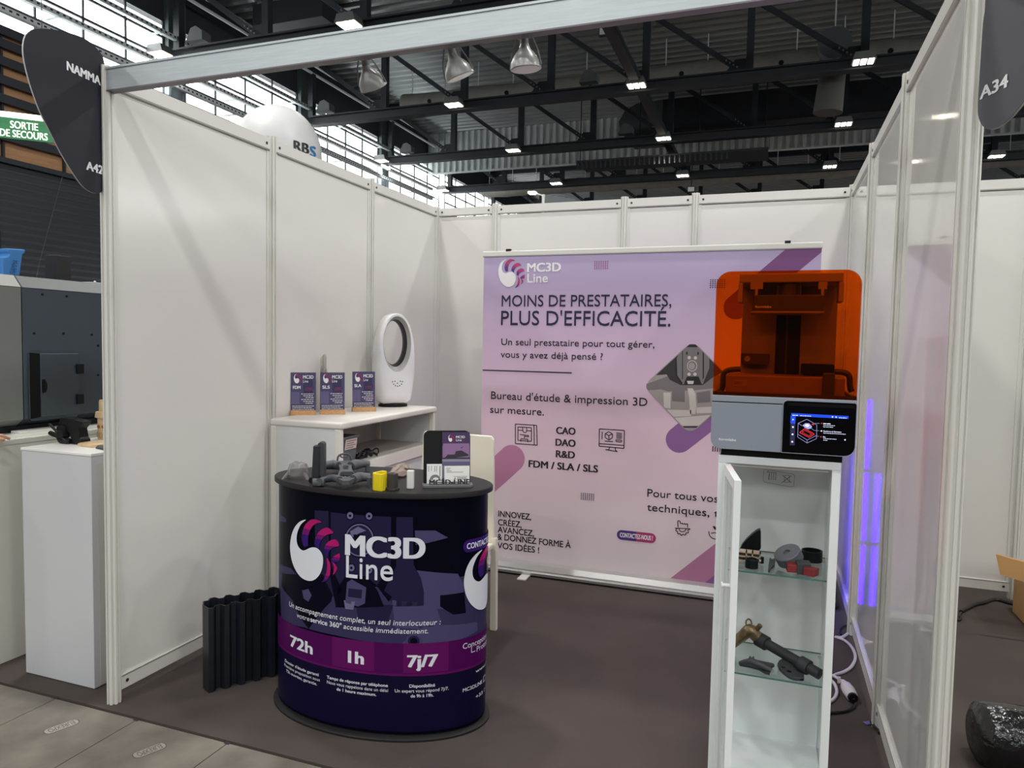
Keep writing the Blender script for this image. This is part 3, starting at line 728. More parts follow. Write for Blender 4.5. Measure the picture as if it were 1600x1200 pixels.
# hazy workshop photograph, lower half of the drum
sL = th2s(math.radians(-170)); sR = th2s(math.radians(25))
zb0 = px_counter(600,1000)[1]
def sz(L): return [px_counter(*p) for p in L]
pr.poly(k9([(150,0),(1300,0),(1430,60),(1436,320),(1300,395),(1100,425),(900,432),(700,410),(500,370),(300,320),(160,275)]), 11, 1)
pr.poly(k9([(165,-20),(420,-10),(480,120),(470,160),(430,200),(330,330),(280,260),(230,150),(160,60)]), 6, 2)
pr.poly(k9([(290,90),(330,80),(350,120),(330,160),(300,140)]), 5, 3)
pr.poly(k9([(620,170),(860,180),(820,300),(720,310),(640,260)]), 4, 2)
pr.poly(k9([(850,150),(1120,170),(1160,300),(1000,330),(870,320)]), 5, 2)
pr.poly(k4([(980,960),(1260,985),(1300,1060),(1300,1200),(1040,1200),(1040,1080)]), 5, 1.5)
pr.poly(k9([(1150,120),(1300,100),(1310,230),(1230,240),(1150,190)]), 6, 2.5)
pr.poly(k9([(1040,300),(1380,285),(1385,340),(1200,420),(1000,432),(900,430)]), 5, 2)
pr.poly(k4([(150,920),(220,950),(330,1060),(400,1190),(160,1190)]), 11, 1.3)
pr.poly(k4([(992,715),(1120,715),(1200,760),(1040,800),(998,805)]), 5, 1.5)
pr.poly(k4([(150,610),(190,640),(190,665),(150,655)]), 11, 1.3)
# machine head in the photograph
pr.poly(k4([(368,588),(460,595),(465,600),(980,632),(985,930),(1030,1010),(1050,1100),(1048,1185),(870,1190),(780,1080),(690,1000),(560,1000),(480,1130),(400,1000),(372,900)]), 4, 2)
pr.poly(k4([(455,596),(468,597),(470,930),(540,1090),(490,1140),(458,960)]), 6, 3)
pr.poly(k4([(845,625),(877,626),(876,940),(800,1090),(850,1130),(830,1160),(755,1060),(842,930)]), 6, 3)
pr.poly(k4([(560,1000),(690,1000),(760,1090),(800,1190),(500,1195),(490,1130)]), 6, 3)
for cx_, cy_ in ((590,622),(708,625),(598,948),(708,962)): pr.disc(k4([(cx_,cy_)])[0], 6.5, 7, 6, 4); pr.disc(k4([(cx_,cy_)])[0], 5, 5.5, 7, 5); pr.disc(k4([(cx_,cy_)])[0], 2, 2, 6, 6)
c0 = k4([(648,775)])[0]; pr.disc(c0, 24, 27.5, 6, 4); pr.disc(c0, 22.5, 25.5, 7, 5, 32); pr.disc(c0, 20.5, 23.5, 4, 6, 32)
pr.poly(k4([(590,720),(640,690),(690,715),(650,730),(600,760)]), 7, 7); pr.poly(k4([(610,740),(670,735),(690,790),(640,830)]), 6, 7)
pr.poly(k4([(570,1040),(600,1020),(690,1070),(682,1170),(640,1190),(560,1165)]), 5, 4); pr.poly(k4([(580,1075),(665,1085),(660,1140),(578,1128)]), 4, 5)
pr.poly(k9([(550,150),(620,160),(610,210),(560,205)]), 7, 4)
# plum band and midnight foot: level bands round the drum
zt0 = px_counter(600,1007)[1]; zt1 = px_counter(600,1057)[1]
zt0 = (px_counter(475,979)[1]+px_counter(650,1008)[1])/2; zt1 = (px_counter(475,1030)[1]+px_counter(650,1057)[1])/2
rect = lambda s0, z0, s1, z1: [(s0,z0),(s1,z0),(s1,z1),(s0,z1)]
pr.poly(rect(sL, 0.03, sR, zt1), 10, 7, raw=True)
pr.poly(rect(sL, zt1, sR, zt0), 8, 8, raw=True)
for (u0, u1) in ((520,585),(630,700)): 
    s0 = px_counter(u0,1030)[0]; s1 = px_counter(u1,1030)[0]; pr.poly(rect(s0, zt1+0.012, s1, zt0), 9, 8.5, raw=True)
pr.poly(rect(sL, zt1, sR, zt1+0.008), 9, 8.7, raw=True)
c1 = k9([(985,405)])[0]; pr.ring(c1, 11.5, 11, 0.004, 5, 6.6); pr.disc(c1, 9, 8.5, 4, 6.5); pr.disc(c1, 5.5, 5, 6, 6.7)
# emblem and writing
logo(pr, (435+127/6.4, 790+135/6.4, 435+620/6.4, 790+765/6.4), 0, (1,2,3), 10)
pr.text('MC3D', (541.8,866), (662,871.5), 31, 0, 10, bold=5); pr.text('Line', (541.5,903), (614,904.5), 33, 0, 10, bold=1)
pr.text('Un accompagnement complet, un seul interlocuteur :', (453.5,951), (688,975), 7.5, 0, 10, bold=1, italic=0.15, zfix=0.449)
pr.text('votre ', (465.5,966.5), (485,970), 7, 0, 10, italic=0.1, zfix=0.4175); pr.text('service 360°', (486.5,970), (534.5,979), 7.5, 0, 10, bold=3, zfix=0.4175); pr.text('accessible immédiatement.', (537.5,979.5), (668.5,990.5), 7.5, 0, 10, bold=1, italic=0.15, zfix=0.4175)
pr.text('72h', (455.5,1012.5), (489,1020.5), 17, 0, 10, bold=5, zfix=0.287); pr.text('1h', (545.5,1033.5), (568,1036.5), 18, 0, 10, bold=5, zfix=0.287); pr.text('7j/7', (637,1041.5), (682.5,1042), 18, 0, 10, bold=5, zfix=0.287)
def blk(rows, h, bolds):
    for (s, p, q), bo, zf in zip(rows, bolds, (0.206,0.1865,0.167)): pr.text(s, p, q, h, 0, 10, bold=bo, zfix=zf)
blk([("Dossier d'étude garanti",(447,1036.5),(499,1052.5)),("Première proposition sous",(446,1045),(501,1061)),("72h ouvrées, garantie.",(449,1053.5),(496.5,1068))], 4.2, (3,1,2))
blk([("Temps de réponse par téléphone",(512,1060),(606,1072.5)),("Nous vous rappelons dans un délai",(512,1068),(606.5,1081)),("de 1 heure maximum.",(527,1079),(588,1087))], 4.6, (3,1,3))
blk([("Disponibilité",(639.5,1072.5),(679,1073)),("Un expert vous répond 7j/7.",(617,1080.5),(700,1081)),("de 9h à 19h.",(641.5,1089.5),(676.5,1089))], 4.8, (3,1,2))
# writing turned towards the right flank
s0, z0 = px_counter(727,858); s1, z1 = px_counter(751,852)
pr.poly([(a, b_) for a, b_ in rounded(s0-0.012, z0-0.014, s0+0.26, z0+0.036, 0.024)], 3, 9, raw=True); pr.text('CONTACTEZ-NOUS !', (s0+0.004,z0), (s0+0.245,z0), 0.022, 0, 11, bold=3, raw=True)
s0, z0 = px_counter(724,900); zt = px_counter(752,858)[1]; zl = px_counter(748,957)[1]
g2 = (s0, zt, s0+0.29, zl)
logo(pr, g2, 0, (1,2,3), 10, px=False)
s0, z0 = px_counter(722,1014); pr.text('Conception', (s0,z0), (s0+0.15,z0), 0.022, 0, 10, raw=True)
s1, z1 = px_counter(743.5,1018); pr.text('Prototypage', (s1,z1), (s1+0.16,z1), 0.022, 0, 10, raw=True)
pr.path([(s1-0.028,z1+0.03),(s1-0.028,z1+0.006),(s1-0.008,z1+0.006)], 0.003, 0, 10, raw=True)
pr.text('www.mc3d', px_counter(742,1051), (px_counter(742,1051)[0]+0.15, px_counter(742,1051)[1]), 0.012, 0, 10, bold=2, raw=True)
s2, z2 = px_counter(722,1081); pr.text('MC3DLINE', (s2,z2), (s2+0.105,z2), 0.014, 0, 10, bold=2, raw=True)
pr.path([(s2+0.118+q, z2+r) for q, r in ((0,-0.002),(0.024,-0.002),(0.024,0.02),(0,0.02))], 0.003, 0, 10, raw=True, closed=True)
s2, z2 = px_counter(742,1091); pr.text('+33 7', (s2,z2), (s2+0.075,z2), 0.013, 0, 10, bold=2, raw=True)
b = pr.build('counter_print', MATS, t_)

# ------------------------------------------------------------------ roll-up banner
BY = 2.30
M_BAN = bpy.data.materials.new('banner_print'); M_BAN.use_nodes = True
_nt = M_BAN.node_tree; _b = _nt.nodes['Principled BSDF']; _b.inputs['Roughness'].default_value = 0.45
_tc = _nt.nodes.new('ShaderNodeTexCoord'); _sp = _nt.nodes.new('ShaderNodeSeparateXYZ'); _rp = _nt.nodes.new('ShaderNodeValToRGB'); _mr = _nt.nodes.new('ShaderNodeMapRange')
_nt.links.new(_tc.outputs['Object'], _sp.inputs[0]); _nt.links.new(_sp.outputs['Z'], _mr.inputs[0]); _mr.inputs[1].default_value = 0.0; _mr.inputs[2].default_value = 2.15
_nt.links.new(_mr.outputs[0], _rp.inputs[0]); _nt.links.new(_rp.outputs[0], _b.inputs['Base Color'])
_e = _rp.color_ramp.elements; _e[0].position = 0.05; _e[0].color = rgb((240,226,230)); _e[1].position = 1.0; _e[1].color = rgb((180,166,206))  # printed lilac-to-pink gradient, its bottom lightened to offset weaker light there
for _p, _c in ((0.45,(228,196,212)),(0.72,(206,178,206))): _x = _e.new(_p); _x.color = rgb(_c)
pL = at(756.5,392,1,BY); pR = at(1284.5,375,1,BY); bx0, bx1 = pL.x, pR.x
zT = at(757,401,1,BY).z; zB = 0.075
t_ = thing('roll_up_banner', 'wide lilac and pink roll-up banner with French slogans by the rear wall', 'banner', ((bx0+bx1)/2,BY,0))
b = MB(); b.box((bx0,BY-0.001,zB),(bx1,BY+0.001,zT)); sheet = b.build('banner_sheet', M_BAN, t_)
b = MB(); b.prism(rounded(BY-0.012,zT-0.004,BY+0.014,zT+0.034,0.008,3), YZ, bx0-0.004, bx1+0.004); b.build('top_rail', M_ALU, t_)
b = MB(); b.prism([(BY-0.09,0.012),(BY-0.095,0.03),(BY-0.07,0.034),(BY-0.07,0.042),(BY-0.055,0.075),(BY-0.01,0.084),(BY+0.05,0.075),(BY+0.07,0.03),(BY+0.07,0.012)], YZ, bx0-0.02, bx1+0.02); b.build('base_cassette', mat('silver_cassette', (196,194,192), 0.28, metal=0.6), t_)
for u in (815, 1210):
    c = at(u,907 if u < 900 else 955,2,0); b = MB(); b.box((c.x-0.03,c.y-0.01,0.001),(c.x+0.03,BY,0.014)); b.build('foot', M_ALU, t_, bevel=0.004)
for u, v in ((795,391),(1231,374)):
    c = at(u,v,1,BY); b = MB(); b.box((c.x-0.016,BY-0.012,zT+0.03),(c.x+0.016,BY+0.012,zT+0.045)); b.build('clip', M_BLACK, t_)
NAVY = mat('banner_navy_ink', (30,22,62), 0.5); INK = mat('banner_ink', (26,20,32), 0.5)
CAPP = mat('banner_pink_bar', (190,128,162), 0.5); CAPV = mat('banner_violet_bar', (140,96,152), 0.5); CAPD = mat('banner_plum_bar', (122,72,128), 0.5)
WHT = mat('banner_white', (240,238,240), 0.5); DPK = mat('banner_dots', (150,60,120), 0.5)
F1 = mat('photo_grey', (120,112,114), 0.5); F2 = mat('photo_dark', (48,44,48), 0.5); F3 = mat('photo_pale', (206,196,192), 0.5); F4 = mat('photo_mid', (160,150,148), 0.5); F5 = mat('photo_black', (22,20,24), 0.5)
BM = [NAVY, INK, CAPP, CAPV, CAPD, WHT, DPK, F1, F2, F3, F4, F5, mat('banner_logo_pink', (184,54,116), 0.5), mat('banner_logo_plum', (140,52,120), 0.5), mat('banner_logo_violet', (84,52,130), 0.5)]
pr = Print(lambda u, v: (lambda p: (p.x, p.z))(at(u,v,1,BY)), lambda a, bb, l: (a, BY-0.0014-0.0004*l, bb))
px = pr.px
def bar_px(p, r, dx, dz, L, m, layer=1, clip=None):            # rounded bar from a rounded end running along (dx,dz)
    a, c = px(*p); rr = abs(px(p[0]+r,p[1])[0]-a); d = Vector((dx,dz)).normalized(); n = Vector((-d.y,d.x)); base = math.atan2(n.y,n.x)
    P = [(a+rr*math.cos(base+PI*i/16), c+rr*math.sin(base+PI*i/16)) for i in range(17)]
    e0 = Vector(P[-1])+d*L; e1 = Vector(P[0])+d*L; P = P+[tuple(e0),tuple(e1)]
    P = [(max(bx0,min(bx1,x)), max(zB+0.005,min(zT-0.002,z))) for x, z in P] if clip is None else clip(P)
    pr.poly(P, m, layer, raw=True)
def clipx(lo, hi, zl, zh):
    def cut(P, f, inter):
        out = []
        for i in range(len(P)):
            a, c = P[i-1], P[i]
            if f(c):
                if not f(a): out.append(inter(a,c))
                out.append(c)
            elif f(a): out.append(inter(a,c))
        return out
    def go(P):
        for ax, val, sg in ((0,lo,1),(0,hi,-1),(1,zl,1),(1,zh,-1)):
            P = cut(P, lambda p: (p[ax]-val)*sg >= 0, lambda a, c: tuple(a[k]+(c[k]-a[k])*((val-a[ax])/(c[ax]-a[ax])) for k in (0,1)))
        return P
    return go
CL = clipx(bx0, bx1, zB+0.005, zT-0.004)
bar_px((800,716), 20, -1, -0.95, 1.0, 2, clip=CL)
bar_px((1061,687), 21, 1, 0.9, 0.6, 3, clip=CL)
a = px(1221,400); bar_px((1150,480), 20, 1, 0.9, 1.2, 4, clip=CL)                 # plum bar at the top right corner
A0 = px(1055,912); A1 = px(1117,858)
bar_px((1175,835), 24, -1, -0.95, 1.2, 2, 1, clip=CL); bar_px((1190,858), 12, -1, -0.95, 0.8, 3, 1.4, clip=CL)
# diamond photograph
lft = px(1010,604); top = px(1080,537); bot = px(1080,674); cx_, cz_ = (top[0]+bot[0])/2, (top[1]+bot[1])/2; hw = cx_-lft[0]; hh = (top[1]-bot[1])/2
def dia(k=1.0, r=0.16):
    V = [(-1,0),(0,1),(1,0),(0,-1)]; P = []
    for i in range(4):
        a0 = Vector(V[i]); pv = Vector(V[i-1]); nx = Vector(V[(i+1)%4]); p = a0.lerp(pv,r); q = a0.lerp(nx,r)
        for s in range(6):
            tt = s/5; P.append(tuple((1-tt)**2*p+2*tt*(1-tt)*a0+tt*tt*q))
    K = k*1.08
    return [(cx_+hw*K*x, cz_+hh*K*z) for x, z in P]
D0 = dia()
def inside(poly_px):                           # keep a shape inside the diamond
    P = [px(*p) for p in poly_px]
    for sx_, sz_ in ((1,1),(1,-1),(-1,1),(-1,-1)):
        f = lambda p: 1.05-(sx_*(p[0]-cx_)/hw+sz_*(p[1]-cz_)/hh); out = []
        for i in range(len(P)):
            a_, c_ = P[i-1], P[i]; fa, fc = f(a_), f(c_)
            if (fa >= 0) != (fc >= 0): q = fa/(fa-fc); out.append((a_[0]+(c_[0]-a_[0])*q, a_[1]+(c_[1]-a_[1])*q))
            if fc >= 0: out.append(c_)
        P = out
        if not P: break
    zl, zh = cz_-hh*0.985, cz_+hh*0.985
    P = [(x, max(zl, min(zh, z))) for x, z in P]
    return P
def ph(L, m, layer):
    P = inside([(1000+x/6, 520+y/6) for x, y in L])
    if len(P) > 2: pr.poly(P, m, layer, raw=True)
pr.poly(D0, 10, 3, raw=True)
ph([(60,480),(280,400),(900,400),(900,520),(60,560)], 7, 3.2)
ph([(100,400),(330,120),(680,100),(900,300),(680,420),(590,490),(380,490),(280,440),(250,390),(180,395)], 8, 3.4)
ph([(340,250),(400,110),(580,110),(650,240),(650,330),(590,480),(400,480),(345,400)], 7, 3.6)
ph([(330,240),(345,240),(350,400),(400,470),(385,485),(335,400)], 11, 3.8); ph([(395,160),(402,160),(402,440),(395,430)], 11, 3.8); ph([(588,170),(600,190),(600,420),(588,440)], 11, 3.8)
ph([(430,108),(570,108),(540,135),(440,135)], 11, 3.8); ph([(415,470),(440,410),(550,410),(580,485),(420,490)], 11, 3.8)
ph([(60,540),(200,530),(300,560),(700,520),(700,700),(60,720)], 10, 3.3); ph([(300,520),(420,540),(420,650),(300,640)], 7, 3.5); ph([(530,560),(660,540),(660,650),(540,660)], 7, 3.5)
ph([(220,560),(290,560),(285,710),(225,700)], 9, 4); ph([(445,520),(495,520),(520,570),(528,690),(520,760),(470,760),(460,600)], 9, 4); ph([(440,450),(505,450),(500,480),(450,480)], 9, 4)
ph([(200,720),(480,725),(480,780),(250,790)], 9, 4); ph([(530,700),(700,690),(700,750),(530,755)], 9, 4); ph([(280,800),(660,770),(600,870),(400,870)], 9, 4); ph([(390,875),(570,875),(540,890),(400,890)], 8, 4.2)
for c_ in ((462,233),(520,235),(460,388),(516,388)): pr.disc((1000+c_[0]/6,520+c_[1]/6), 2.6, 2.6, 9, 4.4, 14)
pr.disc((1000+489/6,520+310/6), 8, 8.6, 9, 4.3, 22); pr.disc((1000+489/6,520+310/6), 7, 7.6, 7, 4.5, 22); pr.disc((1000+485/6,520+312/6), 5, 5.4, 10, 4.7, 18)
for c_ in ((440,192),(545,193)): pr.disc((1000+c_[0]/6,520+c_[1]/6), 1.3, 2.6, 11, 4.4, 12)
# emblem, slogans
logo(pr, (779,405,820,449.5), 5, (12,13,14), 5)
pr.text('MC3D', (824.3,425), (876,423.5), 13, 5, 5, bold=4); pr.text('Line', (824.3,441.5), (856,441), 13.5, 5, 5, bold=2)
pr.text('MOINS DE PRESTATAIRES,', (784,479.3), (1049,478), 17, 0, 5, bold=1); pr.text("PLUS D'EFFICACITÉ.", (783,507.8), (1047.5,509.6), 21.5, 0, 5, bold=1)
pr.text('Un seul prestataire pour tout gérer,', (783.5,538.7), (1022.5,543.7), 10, 1, 5, bold=1); pr.text('vous y avez déjà pensé ?', (782.5,559.2), (942,561.7), 10, 1, 5, bold=1)
a0 = px(757.5,578.2); a1 = px(893.7,582.8); pr.seg((bx0+0.004,(a0[1]+a1[1])/2), (a1[0],(a0[1]+a1[1])/2), 0.008, 0, 5, raw=True)
pr.text("Bureau d'étude & impression 3D", (767.5,623), (1011.5,634.5), 11.5, 1, 5, bold=1); pr.text('sur mesure.', (766,644.7), (850,649.2), 11, 1, 5, bold=1)
pr.text('CAO', (869.5,678), (899,678.8), 10.5, 1, 5, bold=4); pr.text('DAO', (868.5,696.4), (899,697.6), 10.5, 1, 5, bold=4); pr.text('R&D', (869,714.6), (898,715.8), 10.5, 1, 5, bold=4); pr.text('FDM / SLA / SLS', (826.5,729.6), (934,738), 10.5, 1, 5, bold=4)
pr.text('Pour tous vos', (1011.5,774.6), (1122,786), 11.5, 1, 5, bold=1); pr.text('techniques, t', (1011,797.6), (1123,808.2), 11.5, 1, 5, bold=1)
for s, p, q in (('INNOVEZ,',(778.8,807),(830,812)),('CRÉEZ,',(778.5,820),(815,824.4)),('AVANCEZ,',(778,831.8),(834.5,837.6)),('& DONNEZ FORME À',(777.5,843),(892,856)),('VOS IDÉES !',(777.5,857),(842.5,863.5))): pr.text(s, p, q, 9.2, 1, 5, bold=2)
a0 = px(964,838); a1 = px(1025,838)
zc = (px(966,835)[1]+px(1022,841)[1])/2; pr.poly(rounded(a0[0],zc-0.031,a1[0],zc+0.031,0.03), 14, 5, raw=True); pr.poly(rounded((a0[0]+a1[0])/2,zc-0.031,a1[0],zc+0.031,(0,0.03,0.03,0)), 12, 5.3, raw=True)
pr.text('CONTACTEZ-NOUS !', (a0[0]+0.02,zc-0.014), (a1[0]-0.02,zc-0.014), 0.028, 5, 6, bold=3, raw=True)
def dots(u0, v0, u1, v1, m, nx=7, ny=5):
    (a0,b0),(a1,b1) = px(u0,v0), px(u1,v1)
    for i in range(nx):
        for j in range(ny):
            x = a0+(a1-a0)*i/(nx-1); z = b0+(b1-b0)*j/(ny-1); pr.poly([(x-0.0032,z-0.0032),(x+0.0032,z-0.0032),(x+0.0032,z+0.0032),(x-0.0032,z+0.0032)], m, 4, raw=True)
dots(929.5,409,949.5,419.5,6); dots(908.5,770.5,927.5,781.5,0); dots(1110.5,437.5,1132,449,0); dots(1114,697.5,1136,706,0)
# line icons
def icon(L, w=0.0055, m=1, closed=False): pr.path(L, w, m, 5, closed=closed)
i7 = lambda L: [(740+x/4, 640+y/4) for x, y in L]
icon(i7([(262,90),(395,98),(398,222),(262,212)]), closed=True); icon(i7([(278,108),(362,113),(362,198),(278,192)]), closed=True); icon(i7([(378,98),(380,220)]))
icon(i7([(278,128),(308,130)])); icon(i7([(332,131),(362,133)])); icon(i7([(308,112),(308,132),(316,143),(328,143),(332,133),(332,114)])); icon(i7([(290,155),(345,162),(345,170),(318,166),(318,178)])); icon(i7([(296,200),(296,182),(340,185),(340,204)]))
icon(i7([(787,120),(943,130),(940,242),(785,228)]), closed=True); icon(i7([(786,212),(941,224)])); icon(i7([(850,236),(846,250),(825,250),(900,262),(888,254),(886,240)])); icon(i7([(823,150),(846,138),(869,152),(868,176),(846,190),(823,174)]), closed=True); icon(i7([(823,150),(846,162),(869,152)])); icon(i7([(846,162),(846,190)])); icon(i7([(805,138),(803,185)])); icon(i7([(820,196),(872,200)]))
for k in range(4): icon(i7([(892,146+10*k),(928,149+10*k)]))
icon(i7([(890,188),(925,191),(925,202),(890,199)]), closed=True)
icon(i7([(1278,735),(1276,694),(1290,695),(1292,712),(1306,708),(1306,716),(1322,710),(1322,718),(1338,712),(1338,738)]), 0.005); 
gear = []
for k in range(24):
    r_ = 44 if (k//2) % 2 == 0 else 36; t0 = PI*1.02*k/23; gear.append((1306+r_*math.cos(t0), 742+r_*math.sin(t0)))
icon(i7(gear), 0.005); icon(i7([(1330,742),(1322,758),(1306,764),(1290,758),(1284,742)]), 0.005); icon(i7([(1258,740),(1355,744)]), 0.005)
pr.poly(i7([(1494,728),(1508,728),(1518,740),(1520,752),(1505,748)]), 1, 5); icon(i7([(1470,760),(1474,785),(1490,802),(1520,812)]), 0.005); icon(i7([(1484,772),(1508,768),(1520,775)]), 0.005)
pr.build('banner_print', BM, t_)

# ------------------------------------------------------------------ glass display cabinet
M_CW = mat('cabinet_white', (242,246,247), 0.3)
CYF, CYB = 0.08, 0.415; CX0, CX1 = 2.394, 2.737; CZT = 1.203
t_ = CAB = thing('display_cabinet', 'tall narrow white glass-door display cabinet under the 3D printer', 'cabinet', ((CX0+CX1)/2,(CYF+CYB)/2,0))
b = MB(); b.box((CX0,CYF,CZT-0.024),(CX1,CYB,CZT)); b.build('top_panel', M_CW, t_, bevel=0.002)
b = MB(); b.box((CX0,CYF,0.155),(CX1,CYB,0.18)); b.build('bottom_panel', M_CW, t_, bevel=0.002)
b = MB(); b.box((CX0+0.01,CYB-0.012,0.18),(CX1-0.01,CYB-0.002,CZT-0.024)); b.build('back_panel', M_CW, t_)
for x0, x1, y0, y1 in ((CX0,CX0+0.024,CYF,CYF+0.02),(CX1-0.024,CX1,CYF,CYF+0.02),(CX0,CX0+0.012,CYB-0.02,CYB),(CX1-0.012,CX1,CYB-0.02,CYB)):
    b = MB(); b.box((x0,y0,0.0 if y0 < 0.2 else 0.0),(x1,y1,CZT-0.024)); b.build('upright', M_CW, t_, bevel=0.0015)
for x in (CX0+0.006, CX1-0.010):
    b = MB(); b.box((x,CYF+0.02,0.18),(x+0.004,CYB-0.02,CZT-0.024)); b.build('side_glass', M_SHEET, t_)
M_SHELF = clear_mat('shelf_glass', (247,251,250), 0.05, edge=0.3); M_GEDGE = mat('glass_edge', (70,120,112), 0.2)
SH1, SH2 = 0.846, 0.524
for z in (SH1, SH2):
    b = MB(); b.box((CX0+0.012,CYF+0.022,z-0.005),(CX1-0.012,CYB-0.06,z)); s_ = b.build('glass_shelf', M_SHELF, t_)
    b = MB(); b.box((CX0+0.012,CYF+0.0205,z-0.0048),(CX1-0.012,CYF+0.022,z-0.0003)); b.build('front_edge', M_GEDGE, s_)
    b = MB(); b.box((CX0+0.012,CYB-0.06,z-0.0045),(CX1-0.012,CYB-0.0585,z-0.001)); b.build('rear_edge', M_GEDGE, s_)
    for x in (CX0+0.017, CX1-0.017):
        b = MB(); b.cyl((x,CYB-0.08,z-0.012),(x,CYB-0.08,z-0.005),0.006,seg=10); b.build('shelf_pin', M_ALU, s_)
b = MB(); b.box((CX0+0.03,CYF+0.022,CZT-0.036),(CX1-0.03,CYF+0.05,CZT-0.026)); b.build('lamp_strip', M_ALU, t_, bevel=0.003)
for z in (1.06, 0.5): pass
# open door: hinged on the left upright, swung out towards the aisle
h0 = Vector((2.421, 0.072, 0)); hN = at(1153,751,2,1.178); hN = Vector((hN.x,hN.y,0)); dd = (hN-h0).normalized(); dn = Vector((dd.y,-dd.x,0)); dl = (hN-h0).length
def dT(a0,a1,n0,n1,z0,z1,b,m=0):
    b.add([h0+dd*a+dn*c+Vector((0,0,z)) for z in (z0,z1) for a,c in ((a0,n0),(a1,n0),(a1,n1),(a0,n1))], [(0,3,2,1),(4,5,6,7),(0,1,5,4),(1,2,6,5),(2,3,7,6),(3,0,4,7)], m)
b = MB()
for a0, a1, z0, z1 in ((0,0.03,0.16,1.178),(dl-0.03,dl,0.16,1.178),(0.03,dl-0.03,1.15,1.178),(0.03,dl-0.03,0.16,0.19)): dT(a0,a1,-0.009,0.009,z0,z1,b)
dr = b.build('door', M_CW, t_)
b = MB(); dT(0.028,dl-0.028,-0.002,0.002,0.185,1.155,b); b.build('door_glass', M_SHEET, dr)
HS = 1 if dn.x < 0 else -1
b = MB(); c = h0+dd*(dl-0.02)+Vector((0,0,at(1135,918,1,hN.y).z)); b.cyl(c+dn*0.009*HS, c+dn*0.028*HS, 0.006, seg=12); b.cyl(c+dn*0.028*HS, c+dn*0.032*HS, 0.009, seg=12); b.build('handle', M_WHITE, dr)
for z in (1.0, 0.35):
    b = MB(); b.cyl(h0+Vector((0,0,z)), h0+Vector((0,0,z+0.05)), 0.005, seg=8); b.build('hinge', M_ALU, dr)
# pictogram sticker on the back panel
pr = Print(lambda u,v: (lambda p: (p.x,p.z))(at(u,v,1,CYB-0.012)), lambda a,bb,l: (a, CYB-0.0123-0.0002*l, bb))
k5_ = lambda L: [(1080+x/5, 600+y/5) for x, y in L]
pr.path(k5_([(570,668),(600,670),(800,705),(808,720),(800,800),(770,803),(570,765),(562,745)]), 0.0008, 0, closed=True)
for x in (612,628,645,662): pr.seg(*k5_([(x,690),(x-4,750)]), 0.0012, 0)
pr.path(k5_([(603,745),(612,690),(660,690),(660,750)]), 0.001, 0); pr.path(k5_([(710,710),(780,770)]), 0.0015, 0); pr.path(k5_([(708,772),(782,715)]), 0.0015, 0)
pr.path(k5_([(730,715),(765,712),(770,765),(728,768)]), 0.001, 0, closed=True); pr.path(k5_([(592,690),(600,676),(608,690)]), 0.001, 0, closed=True)
pr.build('pictogram_sticker', [mat('sticker_ink', (70,72,74), 0.5)], t_)

# ------------------------------------------------------------------ resin 3D printer on the cabinet
PY0, PY1 = 0.05, 0.43
AX = lambda u, v, y=PY0: (lambda p: (p.x, p.z))(at(u, v, 1, y))
M_SIL = mat('printer_silver', (146,153,166), 0.36, metal=0.1, spec=0.5, noise=0.02); M_SIL2 = mat('printer_silver_band', (152,160,172), 0.32, metal=0.1)
M_PB = mat('printer_black', (12,12,15), 0.35, spec=0.2); M_SCR = mat('screen_glass', (5,5,8), 0.06, spec=0.3)
M_AMB = clear_mat('amber_cover', (252,156,50), 0.03, 0.02, edge=0.12); M_PG = mat('printer_inner_grey', (118,112,108), 0.5); M_PD = mat('printer_inner_dark', (34,30,30), 0.45)
M_PL = mat('printer_inner_light', (128,122,116), 0.45); M_TANK = mat('printer_tank', (104,84,66), 0.4)
xl, zs = AX(1112.5,616); xr, _z = AX(1340,627); zs = (zs+_z)/2; zb = (AX(1128,702)[1]+AX(1318,713)[1])/2; zsm = (AX(1111,627.5)[1]+AX(1223,633)[1])/2; zt = AX(1230,422)[1]
sx = AX(1223,650)[0]
t_ = PRN = thing('resin_printer', 'silver resin 3D printer with orange see-through cover on the display cabinet', '3D printer', ((xl+xr)/2,(PY0+PY1)/2,CZT))
b = MB(); b.prism(rounded(xl,zb,xr,zs,(0.03,0.03,0.004,0.004)), XZ, PY0+0.004, PY1); b.build('base', M_SIL2, t_, bevel=0.002)
b = MB(); b.prism(rounded(xl+0.0005,zb+0.0005,sx-0.001,zsm,(0.03,0.002,0.002,0.002)), XZ, PY0, PY0+0.006); fp = b.build('front_panel', M_SIL, t_, bevel=0.001)
b = MB(); b.box((xl+0.0005,PY0+0.002,zsm),(sx-0.001,PY0+0.0045,zsm+0.003)); b.build('seam', M_PB, fp)
zst = AX(1300,630)[1]; 
b = MB(); b.prism(rounded(sx+0.001,zb+0.002,xr-0.002,zst+0.002,(0.002,0.028,0.006,0.012)), XZ, PY0-0.001, PY0+0.006); scr = b.build('screen', M_SCR, t_)
b = MB(); b.frame(rounded(sx-0.0005,zb+0.0003,xr,zst+0.004,(0.002,0.03,0.006,0.012)), rounded(sx+0.001,zb+0.002,xr-0.002,zst+0.002,(0.002,0.028,0.006,0.012)), XZ, PY0-0.0015, PY0+0.006); b.build('screen_rim', M_SIL2, scr)
b = MB(); b.box((sx+0.012,PY0-0.002,zst-0.012),(xr-0.006,PY0,zst-0.004)); b.build('screen_lip', M_PB, scr)
b = MB(); b.box((xl+0.03,PY0+0.03,CZT),(xr-0.03,PY1-0.02,zb)); b.build('foot', M_PB, t_)
